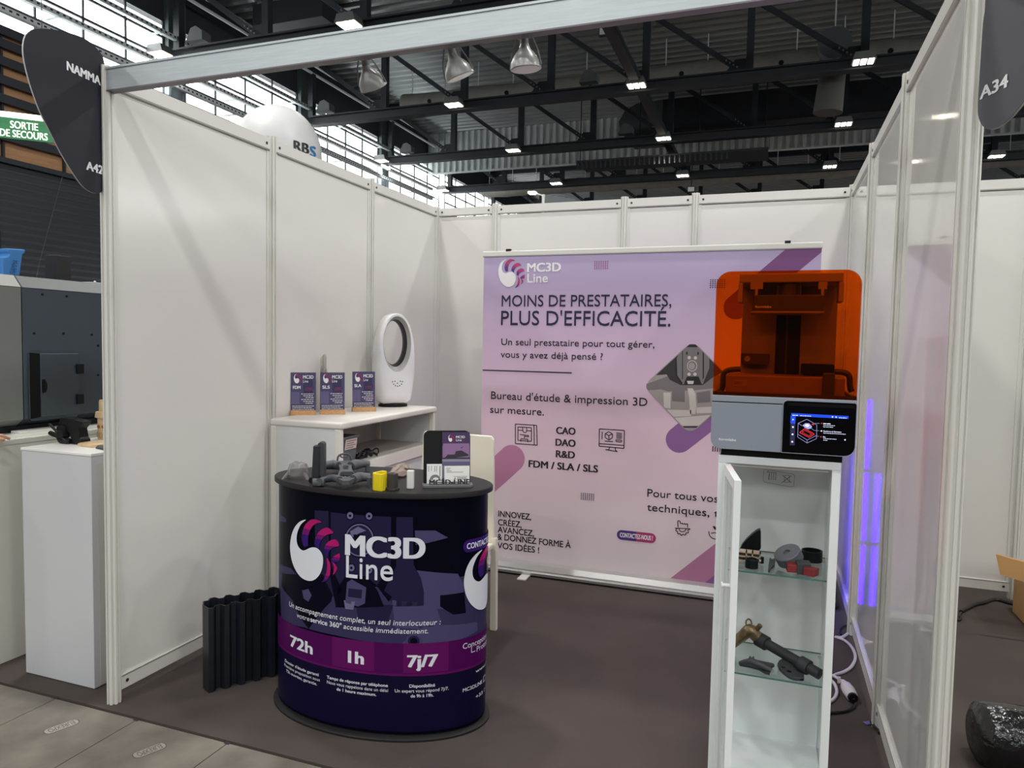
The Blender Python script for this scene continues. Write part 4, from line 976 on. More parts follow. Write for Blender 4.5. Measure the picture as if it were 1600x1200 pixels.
# lit picture on the screen
pr = Print(lambda u,v: AX(u,v,PY0-0.001), lambda a,bb,l: (a, PY0-0.0012-0.00012*l, bb))
e = lambda n, c, s: mat(n, c, 0.4, emit=s)
SB = e('screen_blue',(20,62,200),0.9); SW = e('screen_white',(225,230,255),0.9); SR = e('screen_red',(190,40,50),0.8); SG = e('screen_slate',(34,36,70),0.5); SL = e('screen_lilac',(150,150,210),0.7)
s11 = lambda L: [(1210+x/11.85, 620+y/11.85) for x, y in L]
pr.poly(s11([(312,300),(1375,358),(1368,410),(308,355)]), 0, 1); pr.poly(s11([(300,355),(395,362),(385,500),(297,490)]), 0, 1); pr.poly(s11([(297,490),(385,500),(376,900),(285,895)]), 3, 1)
for x0_, x1_, y_, hh_ in ((330,450,348,0.0026),(475,680,357,0.0022),(1195,1340,396,0.0024)):
    a0_, b0_ = pr.px(*s11([(x0_,y_)])[0]); a1_, b1_ = pr.px(*s11([(x1_,y_)])[0]); pr.dashes(a0_, a1_, (b0_+b1_)/2, hh_, 1, 2, x0_)
for c_ in ((343,560),(336,695),(330,832)): pr.disc(s11([c_])[0], 1.4, 1.4, 1, 2, 10)
pr.poly(s11([(335,405),(365,420),(335,440)]), 1, 2)
pr.path(s11([(600,415),(785,520),(780,775),(605,855),(430,745),(440,490)]), 0.0009, 4, 2, closed=True); pr.path(s11([(430,690),(605,800),(780,715)]), 0.0009, 4, 2); pr.path(s11([(605,800),(605,855)]), 0.0009, 4, 2); pr.path(s11([(440,490),(520,540)]), 0.0008, 4, 2)
pr.path(s11([(465,660),(560,590),(740,690),(640,750)]), 0.0022, 2, 3, closed=True); pr.path(s11([(510,655),(565,620),(690,690),(635,720)]), 0.0014, 2, 3, closed=True)
pr.poly(s11([(520,530),(570,490),(640,490),(695,550),(685,585),(620,600),(560,570)]), 4, 3); pr.poly(s11([(560,530),(600,505),(650,530),(610,560)]), 1, 4); pr.poly(s11([(685,505),(720,490),(745,510),(710,528)]), 2, 3)
for p_, q_ in (((750,490),(835,492)),((690,590),(740,622)),((740,622),(830,628)),((775,728),(828,732))): pr.seg(*s11([p_,q_]), 0.0007, 4, 3)
for c_, m_ in (((875,492),2),((870,632),1),((862,740),2),((1075,372),1),((1142,376),1),((1307,797),1)): pr.disc(s11([c_])[0], 1.1, 1.1, m_, 3, 10)
for y_, x1_, hh_ in ((500,1050,0.003),(530,1120,0.0018),(560,1085,0.0018),(682,1320,0.0018),(780,1150,0.0018),(805,985,0.0018)):
    a0_, b0_ = pr.px(*s11([(905,y_+4)])[0]); a1_, b1_ = pr.px(*s11([(x1_,y_+4)])[0]); pr.dashes(a0_, a1_, (b0_+b1_)/2, hh_, 1, 3, y_)
pr.text('Plateforme de fabrication', s11([(905,650)])[0], s11([(1240,660)])[0], 1.8, 1, 3, bold=1); pr.text('Bac', s11([(900,752)])[0], s11([(945,754)])[0], 1.9, 1, 3, bold=1)
pr.build('screen_picture', [SB,SW,SR,SG,SL], scr)
pr = Print(lambda u,v: AX(u,v,PY0), lambda a,bb,l: (a, PY0-0.0002-0.0002*l, bb)); pr.text('formlabs', (1123,687.5), (1150,689.5), 3.6, 0, 2, bold=3); pr.build('lettering', [M_INKW], fp)
# amber cover: five thin walls with a rounded top
O = rounded(xl+0.001,zs,xr-0.001,zt,(0.0,0.0,0.042,0.042),8); O = [q for q in O]
b = MB(); n = len(O)
ins = [((xl+xr)/2+(a-(xl+xr)/2)*0.985, zs+(c-zs)*0.988) for a, c in O]
fr = [(a,PY0+0.006,c) for a, c in ins]; sd = [(a,PY0+0.012,c) for a, c in O]; bk = [(a,PY1-0.006,c) for a, c in O]; bb_ = [(a,PY1,c) for a, c in ins]
b.add(fr+sd+bk+bb_, [tuple(range(n))]+[tuple(range(3*n,4*n))]+[(k*n+i,k*n+i+1,(k+1)*n+i+1,(k+1)*n+i) for k in range(3) for i in range(n) if not (i+1 == n)] and [tuple(range(n)), tuple(range(3*n,4*n))]+[(k*n+i,k*n+(i+1)%n,(k+1)*n+(i+1)%n,(k+1)*n+i) for k in range(3) for i in range(n) if abs(O[i][1]-zs) > 1e-6 or abs(O[(i+1)%n][1]-zs) > 1e-6])
b.build('cover', M_AMB, t_, normals=True)
b = MB(); b.box((xl+0.002,PY0+0.008,zs),(xr-0.002,PY0+0.014,zs+0.011)); b.box((xl+0.003,PY0+0.014,zs),(xl+0.009,PY1-0.01,zs+0.008)); b.box((xr-0.009,PY0+0.014,zs),(xr-0.003,PY1-0.01,zs+0.008)); b.build('cover_sill', M_PD, t_)
# works inside the cover
yi = 0.30
bx = lambda u0,v0,u1,v1,y: (lambda p,q: (min(p[0],q[0]),min(p[1],q[1]),max(p[0],q[0]),max(p[1],q[1])))(AX(u0,v0,y),AX(u1,v1,y))
r = bx(1162,428,1304,588,yi); b = MB(); b.box((r[0],yi,zs),(r[2],PY1-0.02,r[3])); tw = b.build('tower', M_PG, t_, bevel=0.004)
r2 = bx(1214,480,1248,588,yi-0.004); b = MB(); b.box((r2[0],yi-0.003,zs+0.004),(r2[2],yi,r[3]-0.03)); b.build('rail_slot', M_PB, tw)
b = MB(); cxm = (r2[0]+r2[2])/2-0.004; b.box((cxm-0.0028,yi-0.008,zs+0.004),(cxm+0.0028,yi-0.003,r[3]-0.03)); b.build('lift_screw', M_PD, tw)
r = bx(1156,427,1317,441,0.16); b = MB(); b.box((r[0],0.14,r[1]),(r[2],yi,r[3]-0.004)); b.box((r[0]-0.002,0.14,r[1]-0.06),(r[0]+0.012,0.2,r[1])); b.box((r[2]-0.012,0.14,r[1]-0.06),(r[2]+0.002,0.2,r[1])); cr = b.build('carriage', M_PL, t_, bevel=0.003)
for u in (1178,1288):
    r = bx(u-5 if u < 1200 else u-9,441,u+14 if u < 1200 else u+4,452,0.14); b = MB(); b.box((r[0],0.13,r[1]),(r[2],0.18,r[3])); b.box(((r[0]+r[2])/2-0.004,0.13,r[1]-0.02),((r[0]+r[2])/2+0.004,0.17,r[1])); b.build('arm_hook', M_PL, cr)
r = bx(1176,461,1287,486,0.12); b = MB(); b.prism([(r[0]+0.004,r[3]),(r[2]-0.004,r[3]),(r[2],r[1]),(r[0],r[1])], XZ, 0.12, 0.26); bp = b.build('build_platform', M_PD, t_, bevel=0.002)
b = MB(); b.box((r[0]-0.003,0.115,r[1]-0.006),(r[2]+0.003,0.27,r[1])); b.build('platform_plate', M_PG, bp)
b = MB(); b.cyl(((r[0]+r[2])/2+0.004,0.19,r[3]),((r[0]+r[2])/2+0.004,0.19,r[3]+0.045),0.036,seg=24); b.build('platform_knob', M_PD, bp)
pr = Print(lambda u,v: AX(u,v,0.12), lambda a,bb,l: (a, 0.1195-0.0002*l, bb)); pr.text('formlabs', (1180,480.5), (1205,481), 3, 0, 2, bold=1); pr.build('lettering', [M_INKW], bp)
r = bx(1134,585,1320,613,0.09); b = MB(); b.box((r[0],0.09,zs+0.002),(r[2],0.29,r[3])); tk = b.build('resin_tank', M_TANK, t_, bevel=0.004)
pr = Print(lambda u,v: AX(u,v,0.09), lambda a,bb,l: (a, 0.0895-0.0003*l, bb)); rr = bx(1146,593,1167,603.5,0.09); pr.poly(rounded(rr[0],rr[1],rr[2],rr[3],0.003), 1, 1, raw=True); pr.text('GREY', (1147.5,600), (1160,600.5), 4, 0, 3, bold=1); pr.build('tank_label', [M_PD, mat('tank_label', (116,94,74), 0.4)], tk)
r = bx(1286,585,1303,615,0.085); b = MB(); b.box((r[0],0.078,zs+0.001),(r[2],0.092,r[3]+0.004)); b.build('tank_latch', M_PD, t_, bevel=0.002)
r = bx(1253,568,1302,587,0.2); b = MB(); b.prism(rounded(r[0],r[1],r[2],r[3],0.006), XZ, 0.17, 0.26); b.build('cartridge', M_PB, t_)
r = bx(1158,552,1202,569.5,0.26); b = MB(); b.prism(rounded(r[0],r[1],r[2],r[3],0.003), XZ, 0.25, yi); mx_ = b.build('mixer_bar', M_PD, t_)
b = MB(); c = Vector((r[0]+0.02,0.25,(r[1]+r[3])/2)); b.lathe([(0.009,0),(0.009,0.002),(0.005,0.002),(0.005,0.0005)], c, (0,-1,0), 18); b.build('mixer_ring', M_PL, mx_)
for L in ([(1157,577),(1140,578),(1131,584),(1129,604),(1127,610)], [(1304,581),(1318,582),(1327,588),(1328,604),(1331,612)]):
    b = MB(); b.tube([at(u,v,1,0.19) for u, v in L], 0.009, seg=10, steps=4); b.build('side_handle', M_PD, t_, smooth=40)

# ------------------------------------------------------------------ printed parts shown in the cabinet
def onz(u, v, z): return at(u, v, 2, z)
Z1 = SH1; Z2 = SH2
# upper shelf
y_ = 0.285; P = [(1155.5,860),(1159,852),(1166,843.5),(1174,836),(1182,830),(1187,828),(1188.3,829),(1188.3,858),(1184,862),(1170,864)]
k = Z1+0.001 - min(at(u,v,1,y_).z for u, v in P)
b = MB(); b.prism([(at(u,v,1,y_).x, at(u,v,1,y_).z) for u, v in P], XZ, y_, y_+0.028)
for q in range(6): c = at(1187.5,833+4.6*q,1,y_); b.box((c.x,y_,c.z-0.002),(c.x+0.003,y_+0.028,c.z+0.001))
zlow = min(v.z for v in b.v); b.box((at(1160,860,1,y_).x,y_+0.004,Z1),(at(1186,860,1,y_).x,y_+0.024,zlow+0.006))
f_ = b.build('fin_part', M_BLACK, loc=(at(1172,850,1,y_).x,y_,Z1), bevel=0.001); tag(f_, 'black fin-shaped printed part on the upper glass shelf', 'printed part')
M_BEI = mat('beige_plastic', (186,168,150), 0.5); M_BRN = mat('brown_recess', (110,84,66), 0.6)
y_ = 0.2; r = bx(1152,861,1188,884,y_); t_ = thing('compartment_bracket', 'beige compartment bracket in front of the black fin on the upper shelf', 'printed part', ((r[0]+r[2])/2,y_,Z1))
b = MB(); x0, x1, zt_ = r[0], r[2], r[3]
b.box((x0,y_+0.03,Z1),(x1,y_+0.034,zt_))
for x in (x0, x0+(x1-x0)*0.36, x0+(x1-x0)*0.62, x1-0.004): b.box((x,y_,Z1),(x+0.004,y_+0.03,zt_))
for z in (Z1, Z1+(zt_-Z1)*0.45, zt_-0.004): b.box((x0,y_,z),(x1,y_+0.03,z+0.004))
b.build('frame', M_BEI, t_); b = MB(); b.box((x0+0.003,y_+0.028,Z1+0.003),(x1-0.003,y_+0.0299,zt_-0.003)); b.build('recess', M_BRN, t_)
def standing(name, u, v0, v1, wpx, label, m, flare=1.0, seg=24, y=None):
    p = onz(u, v1, Z1); top = at(u, v0, 1, p.y); rr = wpx/2*(p-CAM_LOC).length/F_PX
    b = MB(); b.lathe([(rr,0),(rr,top.z-Z1),(rr*0.8,top.z-Z1),(rr*0.8,top.z-Z1-0.004)], (p.x,p.y+rr,Z1), seg=seg); return tag(b.build(name, m, loc=(p.x,p.y+rr,Z1), smooth=40), label, 'printed part')
standing('cylinder_part', 1174, 876, 889.5, 18, 'short black cylinder in front of the beige compartment bracket', M_BLACK)
p = onz(1190,881,Z1); t_ = thing('roller_part', 'tiny black cylinder with a white spot right of the beige bracket', 'printed part', (p.x,p.y+0.008,Z1)); b = MB(); b.cyl((p.x,p.y+0.008,Z1),(p.x,p.y+0.008,Z1+0.02),0.0065,seg=16); b.build('body', M_BLACK, t_, smooth=40)
b = MB(); b.cyl((p.x-0.004,p.y+0.0035,Z1+0.009),(p.x-0.005,p.y+0.001,Z1+0.009),0.003,seg=10); b.build('pin', M_WHITE, t_)
p = onz(1205,893,Z1+0.002); M_GRD = mat('dark_grey_plastic', (58,60,64), 0.5); M_GRM = mat('mid_grey_plastic', (98,101,107), 0.45)
q5 = lambda L: [(1080+x/5, 800+y/5) for x, y in L]
P = [(lambda w: (w.x, w.y))(onz(u,v,Z1)) for u, v in q5([(600,470),(604,430),(612,380),(622,376),(628,388),(645,384),(655,374),(658,386),(648,432),(625,450),(612,474)])]
b = MB(); b.prism(P, XY, Z1, Z1+0.008); tag(b.build('clip_part', M_GRD, loc=(p.x,p.y,Z1)), 'small dark forked clip lying mid-shelf between black cylinder and grey disc', 'printed part')
# grey disc leaning on a black ring
pr_ = at(1268,872,2,Z1+0.03); t_ = None
cR = onz(1269,880,Z1); cR.x = min(cR.x, 2.684); b = MB(); b.lathe([(0.032,0),(0.032,0.034),(0.028,0.034),(0.028,0.003),(0.0,0.003)][:4], (cR.x,cR.y+0.03,Z1), seg=32)
tag(b.build('ring_part', M_BLACK, loc=(cR.x,cR.y+0.03,Z1), smooth=40), 'black hollow ring behind the red and grey connector, right of grey disc', 'printed part')
cD = at(1236,865,1,0.20); ax = Vector((-0.42,-0.35,0.84)).normalized()
b = MB(); R_ = 0.041; b.lathe([(0.011,-0.004),(0.011,0.033),(R_-0.002,0.033),(R_,0.031),(R_,0.002),(R_-0.002,0.0),(0.011,0.0)][1:6], (0,0,0), ax, 36); 
lo = min(v.z for v in b.v); b2 = MB(Matrix.Translation((cD.x,cD.y,Z1-lo+0.0005))); b2.lathe([(0.0,0.026),(0.011,0.026),(0.011,0.033),(R_-0.002,0.033),(R_,0.031),(R_,0.002),(R_-0.002,0.0)], (0,0,0), ax, 36)
tag(b2.build('disc_part', M_GRM, loc=(cD.x,cD.y,Z1), smooth=35), 'tilted thick mid-grey disc with a centre hole on the upper shelf', 'printed part')
p0 = onz(1255,899,Z1); t_ = thing('connector_part', 'dark grey block with two dark red ribbed ends at the shelf front', 'printed part', (p0.x,p0.y,Z1))
b = MB(); T_ = Matrix.Translation((p0.x,p0.y+0.022,Z1)) @ Matrix.Rotation(math.radians(6),4,'Z'); b.T = T_; b.box((-0.02,-0.02,0),(0.02,0.02,0.036)); b.build('block', M_GRD, t_, bevel=0.002)
M_RED = mat('dark_red_plastic', (128,36,38), 0.45)
b = MB(T_); b.box((-0.048,-0.018,0.004),(-0.02,0.012,0.028)); 
for z in (0.009,0.016,0.023): b.box((-0.0485,-0.0185,z),(-0.02,0.0125,z+0.0025))
b.build('red_end', M_RED, t_, bevel=0.0015)
b = MB(T_ @ Matrix.Rotation(math.radians(-35),4,'Z')); b.box((0.014,-0.026,0.004),(0.046,0.008,0.026))
for z in (0.008,0.014,0.02): b.box((0.014,-0.0265,z),(0.0465,0.0085,z+0.0025))
b.build('red_end', M_RED, t_, bevel=0.0015)
# lower shelf
M_BRS = mat('worn_brass', (132,112,84), 0.35, metal=0.75, noise=0.3, nscale=60); M_RUB = mat('dark_rubber', (42,43,46), 0.65, bump=0.1, bscale=300)
rT = 0.0165
A = onz(1188,1000,Z2+0.055); B_ = onz(1292,1060,Z2+rT+0.004); B_ = A.lerp(B_, min(1.0, (2.708-A.x)/(B_.x-A.x)))
t_ = thing('pipe_fitting', 'brass elbow fitting joined to a thick dark tube across lower shelf', 'pipe fitting', (A.x,A.y,Z2))
E0 = at(1142,1007,1,A.y+0.0); E1 = at(1172,985,1,A.y+0.0); E0.x = max(E0.x, CX0+0.035)
b = MB(); b.tube([E0, E0.lerp(E1,0.55), E1, A.lerp(E1,0.4), A], [0.016,0.017,0.021,0.02,0.019], seg=18, steps=4)
c = at(1169.5,981,1,A.y); b.tube([c+Vector((0,0,0.004))+Vector((0.009*math.cos(t),0.004*math.sin(t),0.012+0.012*math.sin(t))) for t in [2*PI*k/12 for k in range(12)]], 0.0028, seg=8, closed=True)
c2 = at(1188,977,1,A.y-0.01); b.cyl(E1.lerp(A,0.3), c2, 0.008, seg=12); b.build('brass_elbow', M_BRS, t_, smooth=45)
b = MB(); dT_ = (B_-A).normalized(); b.cyl(A-dT_*0.01, B_, rT, seg=24); tb = b.build('tube', M_RUB, t_, smooth=40)
for f0, f1, rr in ((-0.05,0.12,0.0235),(0.68,0.83,0.0235)):
    b = MB(); b.cyl(A.lerp(B_,f0), A.lerp(B_,f1), rr, seg=24); b.build('collar', M_RUB, tb, smooth=40, bevel=0.002)
zmin = Z2+0.004
q6 = lambda L: [(1080+x/5, 960+y/5) for x, y in L]
def flat_part(name, L, h, m, label, extra=None):
    P = [onz(u, v, Z2) for u, v in q6(L)]; c = sum(P, Vector())/len(P)
    b = MB(); b.prism([(w.x,w.y) for w in P], XY, Z2+0.0005, Z2+h); o = b.build(name, m, loc=(c.x,c.y,Z2), bevel=0.002); return tag(o, label, 'printed part'), c
o, c = flat_part('oval_plate', [(672,410),(685,385),(715,368),(750,362),(785,375),(825,405),(858,445),(880,490),(882,522),(850,524),(800,520),(760,505),(715,470),(685,440)], 0.012, M_GRD, 'dark oval plate with bolt holes at the front of the lower shelf')
for u, v, r_ in ((720,412,0.006),(765,445,0.007),(866,512,0.005),(805,408,0.004)):
    w = onz(1080+u/5,960+v/5,Z2+0.012); b = MB(); b.cyl((w.x,w.y,Z2+0.0115),(w.x,w.y,Z2+0.0128),r_,seg=14); o['_base'] = (c.x,c.y,Z2); b.build('bolt_hole', M_PB, o)
b = MB(); L = [(370,375),(420,372),(450,345),(458,328),(472,345),(488,330),(495,358),(560,372),(640,388),(650,402),(620,415),(612,470),(600,462),(580,460),(530,430),(460,410),(380,396)]
P = [onz(1080+x/5,960+y/5,Z2+0.004) for x, y in L]; c = sum(P, Vector())/len(P)
b.prism([(w.x,w.y) for w in P], XY, Z2+0.0005, Z2+0.007); a0 = onz(1156,1036,Z2+0.01); a1 = onz(1205,1048,Z2+0.01); b.tube([a0, a0.lerp(a1,0.35)+Vector((0,0,0.012)), a0.lerp(a1,0.65)+Vector((0,0,0.010)), a1], [0.006,0.012,0.011,0.008], seg=10, steps=4)
tag(b.build('twisted_part', M_GRD, loc=(c.x,c.y,Z2), smooth=40), 'dark twisted bracket with spiky ends below the brass elbow', 'printed part')

# ------------------------------------------------------------------ violet light tubes, cables behind the cabinet
M_UV = mat('violet_light', (52,2,255), 0.4, emit=11.0); M_UVC = mat('tube_cap', (150,140,190), 0.3)
t_ = thing('light_tube_stand', 'violet glowing light tubes on a round black foot behind the cabinet', 'lamp', (2.88,2.38,0))
b = MB(); b.lathe([(0.07,0),(0.07,0.012),(0.064,0.02),(0.02,0.026)], (2.895,2.41,0), seg=32); b.box((2.85,2.32,0.004),(2.935,2.40,0.02)); b.build('foot', M_BLACK, t_, smooth=40)
zA = 1.26; zB = 0.84
for x_, y_, zt_ in ((2.922,2.34,zA),(2.862,2.33,zB)):
    z = 0.05; i = 0; cuts = [0.05, 0.42, 0.84, zt_] if zt_ > 1 else [0.05, 0.42, zt_]
    bb = MB(); bb.cyl((x_,y_,0.01),(x_,y_,zt_+0.01),0.006,seg=10); pole = bb.build('tube_pole', M_UVC, t_)
    for z0_, z1__ in zip(cuts[:-1], cuts[1:]):
        b = MB(); b.cyl((x_,y_,z0_+0.012),(x_,y_,z1__-0.012),0.009,seg=16); b.build('light_tube', M_UV, t_, smooth=40)
M_CORDW = mat('white_cable', (214,208,214), 0.4); M_CORDB = mat('black_cable', (16,16,18), 0.5)
k5c = lambda L, z: [onz(1080+x/5, 960+y/5, z) for x, y in L]
t_ = thing('extension_cable', 'white cable looping on the carpet behind the cabinet with white connector', 'cable', tuple(onz(1322,1070,0)))
b = MB(); b.tube(k5c([(1225,150),(1180,178),(1140,178),(1095,200),(1060,230)],0.008)[:3]+k5c([(1130,178),(1200,205),(1260,265),(1282,340),(1250,410),(1190,450),(1130,470),(1085,500),(1120,545),(1138,600),(1120,655),(1070,690)],0.008), 0.0075, seg=8, steps=5)
b.tube(k5c([(1060,460),(1110,480),(1150,505),(1190,530)],0.012), 0.007, seg=8, steps=4); b.build('cable', M_CORDW, t_, smooth=60)
a0 = onz(1319,1068,0.026); a1 = onz(1332,1089,0.026); b = MB(); dv = (a1-a0); b.lathe([(0.01,-0.02),(0.014,0.0),(0.024,0.03),(0.027,0.07),(0.025,dv.length-0.01),(0.022,dv.length)], a0, dv, 20); b.build('socket', M_CORDW, t_, smooth=45)
b = MB(); b.cyl(a1-dv.normalized()*0.012, a1+dv.normalized()*0.012, 0.02, seg=20); pg = b.build('plug', M_BLACK, t_)
b = MB(); c = a0-dv.normalized()*0.03; b.box((c.x-0.02,c.y-0.004,0.012),(c.x-0.008,c.y+0.004,0.04)); b.build('cable_tie', M_WHITE, t_)
b = MB(); b.tube([a1+dv.normalized()*0.01]+k5c([(1280,680),(1265,725),(1210,755),(1140,765),(1080,772),(1020,775)],0.008), 0.006, seg=8, steps=5); tag(b.build('power_cord', M_CORDB, loc=a1, smooth=60), 'black cord from the white connector running behind the cabinet foot', 'cable')
b = MB(); b.tube(k5c([(1222,88),(1190,92),(1165,110),(1160,135),(1170,158)],0.008), 0.005, seg=8, steps=5); tag(b.build('thin_cable', M_CORDB, loc=onz(1313,985,0), smooth=60), 'thin black cord curling near the foot of the violet light tubes', 'cable')
p = onz(1352,1130,0.003); P = [onz(1080+x/5,960+y/5,0.0) for x, y in ((1338,845),(1390,838),(1410,850),(1400,862),(1370,868))]
b = MB(); b.prism([(w.x,w.y) for w in P], XY, 0.001, 0.004); tag(b.build('paper_tag', mat('lilac_paper', (120,108,170), 0.6), loc=p), 'small lilac tag lying on the carpet by the right wall', 'tag')
b = MB(); b.tube([onz(u,v,0.007) for u, v in ((1361,1128),(1366,1135),(1372,1141),(1374,1146))], 0.006, seg=8, steps=3); tag(b.build('floor_cable', M_CORDB, loc=onz(1368,1138,0)), 'short black cord on the carpet at the foot of the right wall', 'cable')

# ------------------------------------------------------------------ things on the promotional counter
ZC = CT
def onc(u, v, z=ZC): return at(u, v, 2, z)
def pxm(p): return (Vector(p)-CAM_LOC).dot(RM @ Vector((0,0,-1)))/F_PX      # metres per photo pixel at a point
M_CLEARP = clear_mat('clear_resin', (225,220,222), 0.25, 0.12, diffuse=0.16)
g4 = lambda L: [(400+x/4, 650+y/4) for x, y in L]
# clear resin model: domed shell on splayed legs
c = onc(463,749); m_ = pxm(c); b = MB(Matrix.Translation((c.x,c.y+0.01,ZC)) @ Matrix.Rotation(math.radians(25),4,'Z'))
rg = random.Random(3); ring = []
for (r_, z) in ((0.043,0.018),(0.04,0.045),(0.034,0.062),(0.02,0.07)):
    ring.append((r_, z))
seg = 14; vs = []
for i, (r_, z) in enumerate(ring):
    for k in range(seg):
        t = 2*PI*k/seg; q = r_*(1+rg.uniform(-0.09,0.09)); vs.append((q*math.cos(t), 0.8*q*math.sin(t), z+rg.uniform(-0.003,0.003)))
fs = [(i*seg+k, i*seg+(k+1)%seg, (i+1)*seg+(k+1)%seg, (i+1)*seg+k) for i in range(3) for k in range(seg)]+[tuple(range(3*seg,4*seg))]
b.add(vs, fs)
for a in (20, 140, 200, 320):
    t = math.radians(a); b.bar((0.04*math.cos(t),0.032*math.sin(t),0.03),(0.062*math.cos(t),0.05*math.sin(t),0.002),0.016,0.004)
tag(b.build('clear_model', M_CLEARP, loc=(c.x,c.y,ZC)), 'small clear resin model with splayed legs at the counter left end', 'printed model')
# upright dark bracket
c = onc(492,756); m_ = pxm(c)
t_ = thing('upright_bracket', 'tall dark grey upright printed bracket left of the drone frame', 'printed part', (c.x,c.y+0.02,ZC))
z_ = lambda v: ZC+max(0.001,(756-v)*m_*1.0)
T_ = Matrix.Translation((c.x,c.y+0.025,ZC)) @ Matrix.Rotation(math.radians(24),4,'Z')
b = MB(T_); w = 20*m_/2
b.prism([(-w,0.0),(0.004,0.0),(0.006,z_(697)-ZC),(-w*0.72,z_(697)-ZC)], XZ, -0.018, 0.022); b.build('channel', mat('bracket_dark', (36,38,43), 0.5), t_, bevel=0.002)
b = MB(T_); b.prism(rounded(-0.002,0.03,w*0.95,z_(691.5)-ZC,(0.002,0.002,0.012,0.01)), XZ, -0.012, 0.03); 
for q in range(5): b.box((w*0.95,-0.004,0.045+0.012*q),(w*0.95+0.0015,0.006,0.053+0.012*q))
b.build('spine', M_GRD, t_, bevel=0.003)
b = MB(T_); b.cyl((-w*0.7,-0.028,0.014),(w*0.2,-0.028,0.014),0.013,seg=14); b.cyl((-w,-0.012,0.012),(-w,0.02,0.012),0.012,seg=14); b.build('foot_rollers', M_BLACK, t_, smooth=40)
# drone frame
M_DR = mat('drone_grey', (76,79,84), 0.5); cD = onc(537,752, ZC)
t_ = thing('drone_frame', 'grey printed drone frame with four arms lying on the counter', 'drone frame', (cD.x,cD.y,ZC))
hz = ZC+0.035
w = lambda x, y, z=hz: onc(430+x/7.62, 660+y/7.62, z)
b = MB()
body = [(w(*q).x, w(*q).y) for q in ((745,640),(755,600),(775,560),(765,500),(740,470),(900,465),(915,500),(905,560),(930,600),(965,630),(940,680),(880,705),(800,705),(750,680))]
cc_ = w(845,580)
hole = [(w(*q).x, w(*q).y) for q in ((765,632),(780,608),(820,596),(845,592),(855,592),(870,592),(900,596),(915,600),(935,612),(945,632),(935,650),(900,655),(820,658),(775,650))]
b.frame(body, hole, XY, hz-0.012, hz+0.0036)
bp_ = [(w(*q).x, w(*q).y) for q in ((760,540),(910,540),(905,480),(890,465),(760,470),(755,500))]; b.prism(bp_, XY, hz-0.0125, hz+0.0044)
b.prism([(w(*q).x,w(*q).y) for q in ((775,600),(925,600),(905,536),(765,536))], XY, hz-0.011, hz+0.0052)
b.build('body', M_DR, t_)
wr = [(w(*q,hz+0.005).x, w(*q,hz+0.005).y) for q in rounded(808,515,872,560,10)]; b = MB(); b.prism(wr, XY, hz+0.0035, hz+0.0058); b.build('recess', M_BLACK, t_)
def arm(L, rs):
    b = MB(); b.tube([w(x,y,z) for x, y, z in L], rs, seg=12, steps=5, sq=1.25); return b.build('arm', M_DR, t_, smooth=50)
arm([(770,690,hz-0.004),(700,665,hz-0.006),(600,680,ZC+0.022),(520,712,ZC+0.02)], [0.014,0.014,0.011,0.013])
arm([(930,680,hz-0.004),(1000,650,hz-0.004),(1080,650,hz-0.006),(1130,652,ZC+0.028)], [0.016,0.017,0.015,0.013])
arm([(760,520,hz-0.002),(700,505,hz),(620,510,hz),(540,520,hz-0.002)], [0.016,0.019,0.017,0.013])
arm([(905,520,hz-0.002),(960,500,hz),(1040,490,hz),(1120,495,hz-0.004)], [0.017,0.019,0.015,0.012])
b = MB(); c = w(520,715,ZC+0.016); b.cyl(c-Vector((0.02,0.008,0)), c+Vector((0.02,0.008,0)), 0.016, seg=16); b.build('motor_foot', M_DR, t_, smooth=40)
for x, y in ((1100,490),(560,520),(1120,652)):
    c = w(x,y,hz); b = MB(); b.cyl((c.x,c.y,ZC),(c.x,c.y,hz),0.01,seg=12); b.build('leg', M_DR, t_, smooth=40)
b = MB(); A = w(738,470,hz); B_ = w(905,462,hz); up = Vector((0,0,1))
b.tube([A, A+up*0.022+(B_-A)*0.06, A+up*0.032+(B_-A)*0.25, A+up*0.034+(B_-A)*0.5, A+up*0.032+(B_-A)*0.75, A+up*0.022+(B_-A)*0.94, B_], 0.0042, seg=8, steps=4); b.tube([A+up*0.028+(B_-A)*0.25, A+up*0.02+(B_-A)*0.3, A+up*0.02+(B_-A)*0.7, A+up*0.028+(B_-A)*0.75], 0.003, seg=8, steps=3)
b.build('front_hoop', M_DR, t_, smooth=50)
for x in (832,878):
    c = w(x,680,hz); b = MB(); b.cyl((c.x,c.y,hz-0.004),(c.x,c.y,hz+0.012),0.004,seg=10); b.build('peg', M_ALUD, t_, smooth=40)
# yellow clip, grey block, film bag, white cover
c = onc(587,767); m_ = pxm(c); hgt = 27*m_
T_ = Matrix.Translation((c.x+0.002,c.y+0.015,ZC)) @ Matrix.Rotation(math.radians(-10),4,'Z')
b = MB(T_); b.prism([(-0.026,0.055),(-0.028,0.0),(-0.012,-0.014),(0.022,-0.014),(0.027,-0.004),(0.027,0.012),(0.02,0.012),(0.018,-0.004),(-0.008,-0.004),(-0.018,0.008),(-0.018,0.046),(-0.004,0.05),(-0.004,0.056)], XY, 0.0, hgt)
tag(b.build('yellow_clip', mat('yellow_plastic', (236,212,30), 0.4), loc=(c.x,c.y,ZC), bevel=0.0015), 'bright yellow channel-shaped clip standing at the counter front', 'printed part')
c = onc(610,767); b = MB(Matrix.Translation((c.x,c.y+0.016,ZC)) @ Matrix.Rotation(math.radians(-15),4,'Z'))
b.prism(rounded(-0.019,-0.013,0.019,0.013,0.004), XY, 0.008, 27*m_); b.prism(rounded(-0.023,-0.017,0.023,0.017,0.004), XY, 0.0, 0.01); b.cyl((0,0,27*m_-0.001),(0,0,27*m_+0.003),0.006,seg=12)
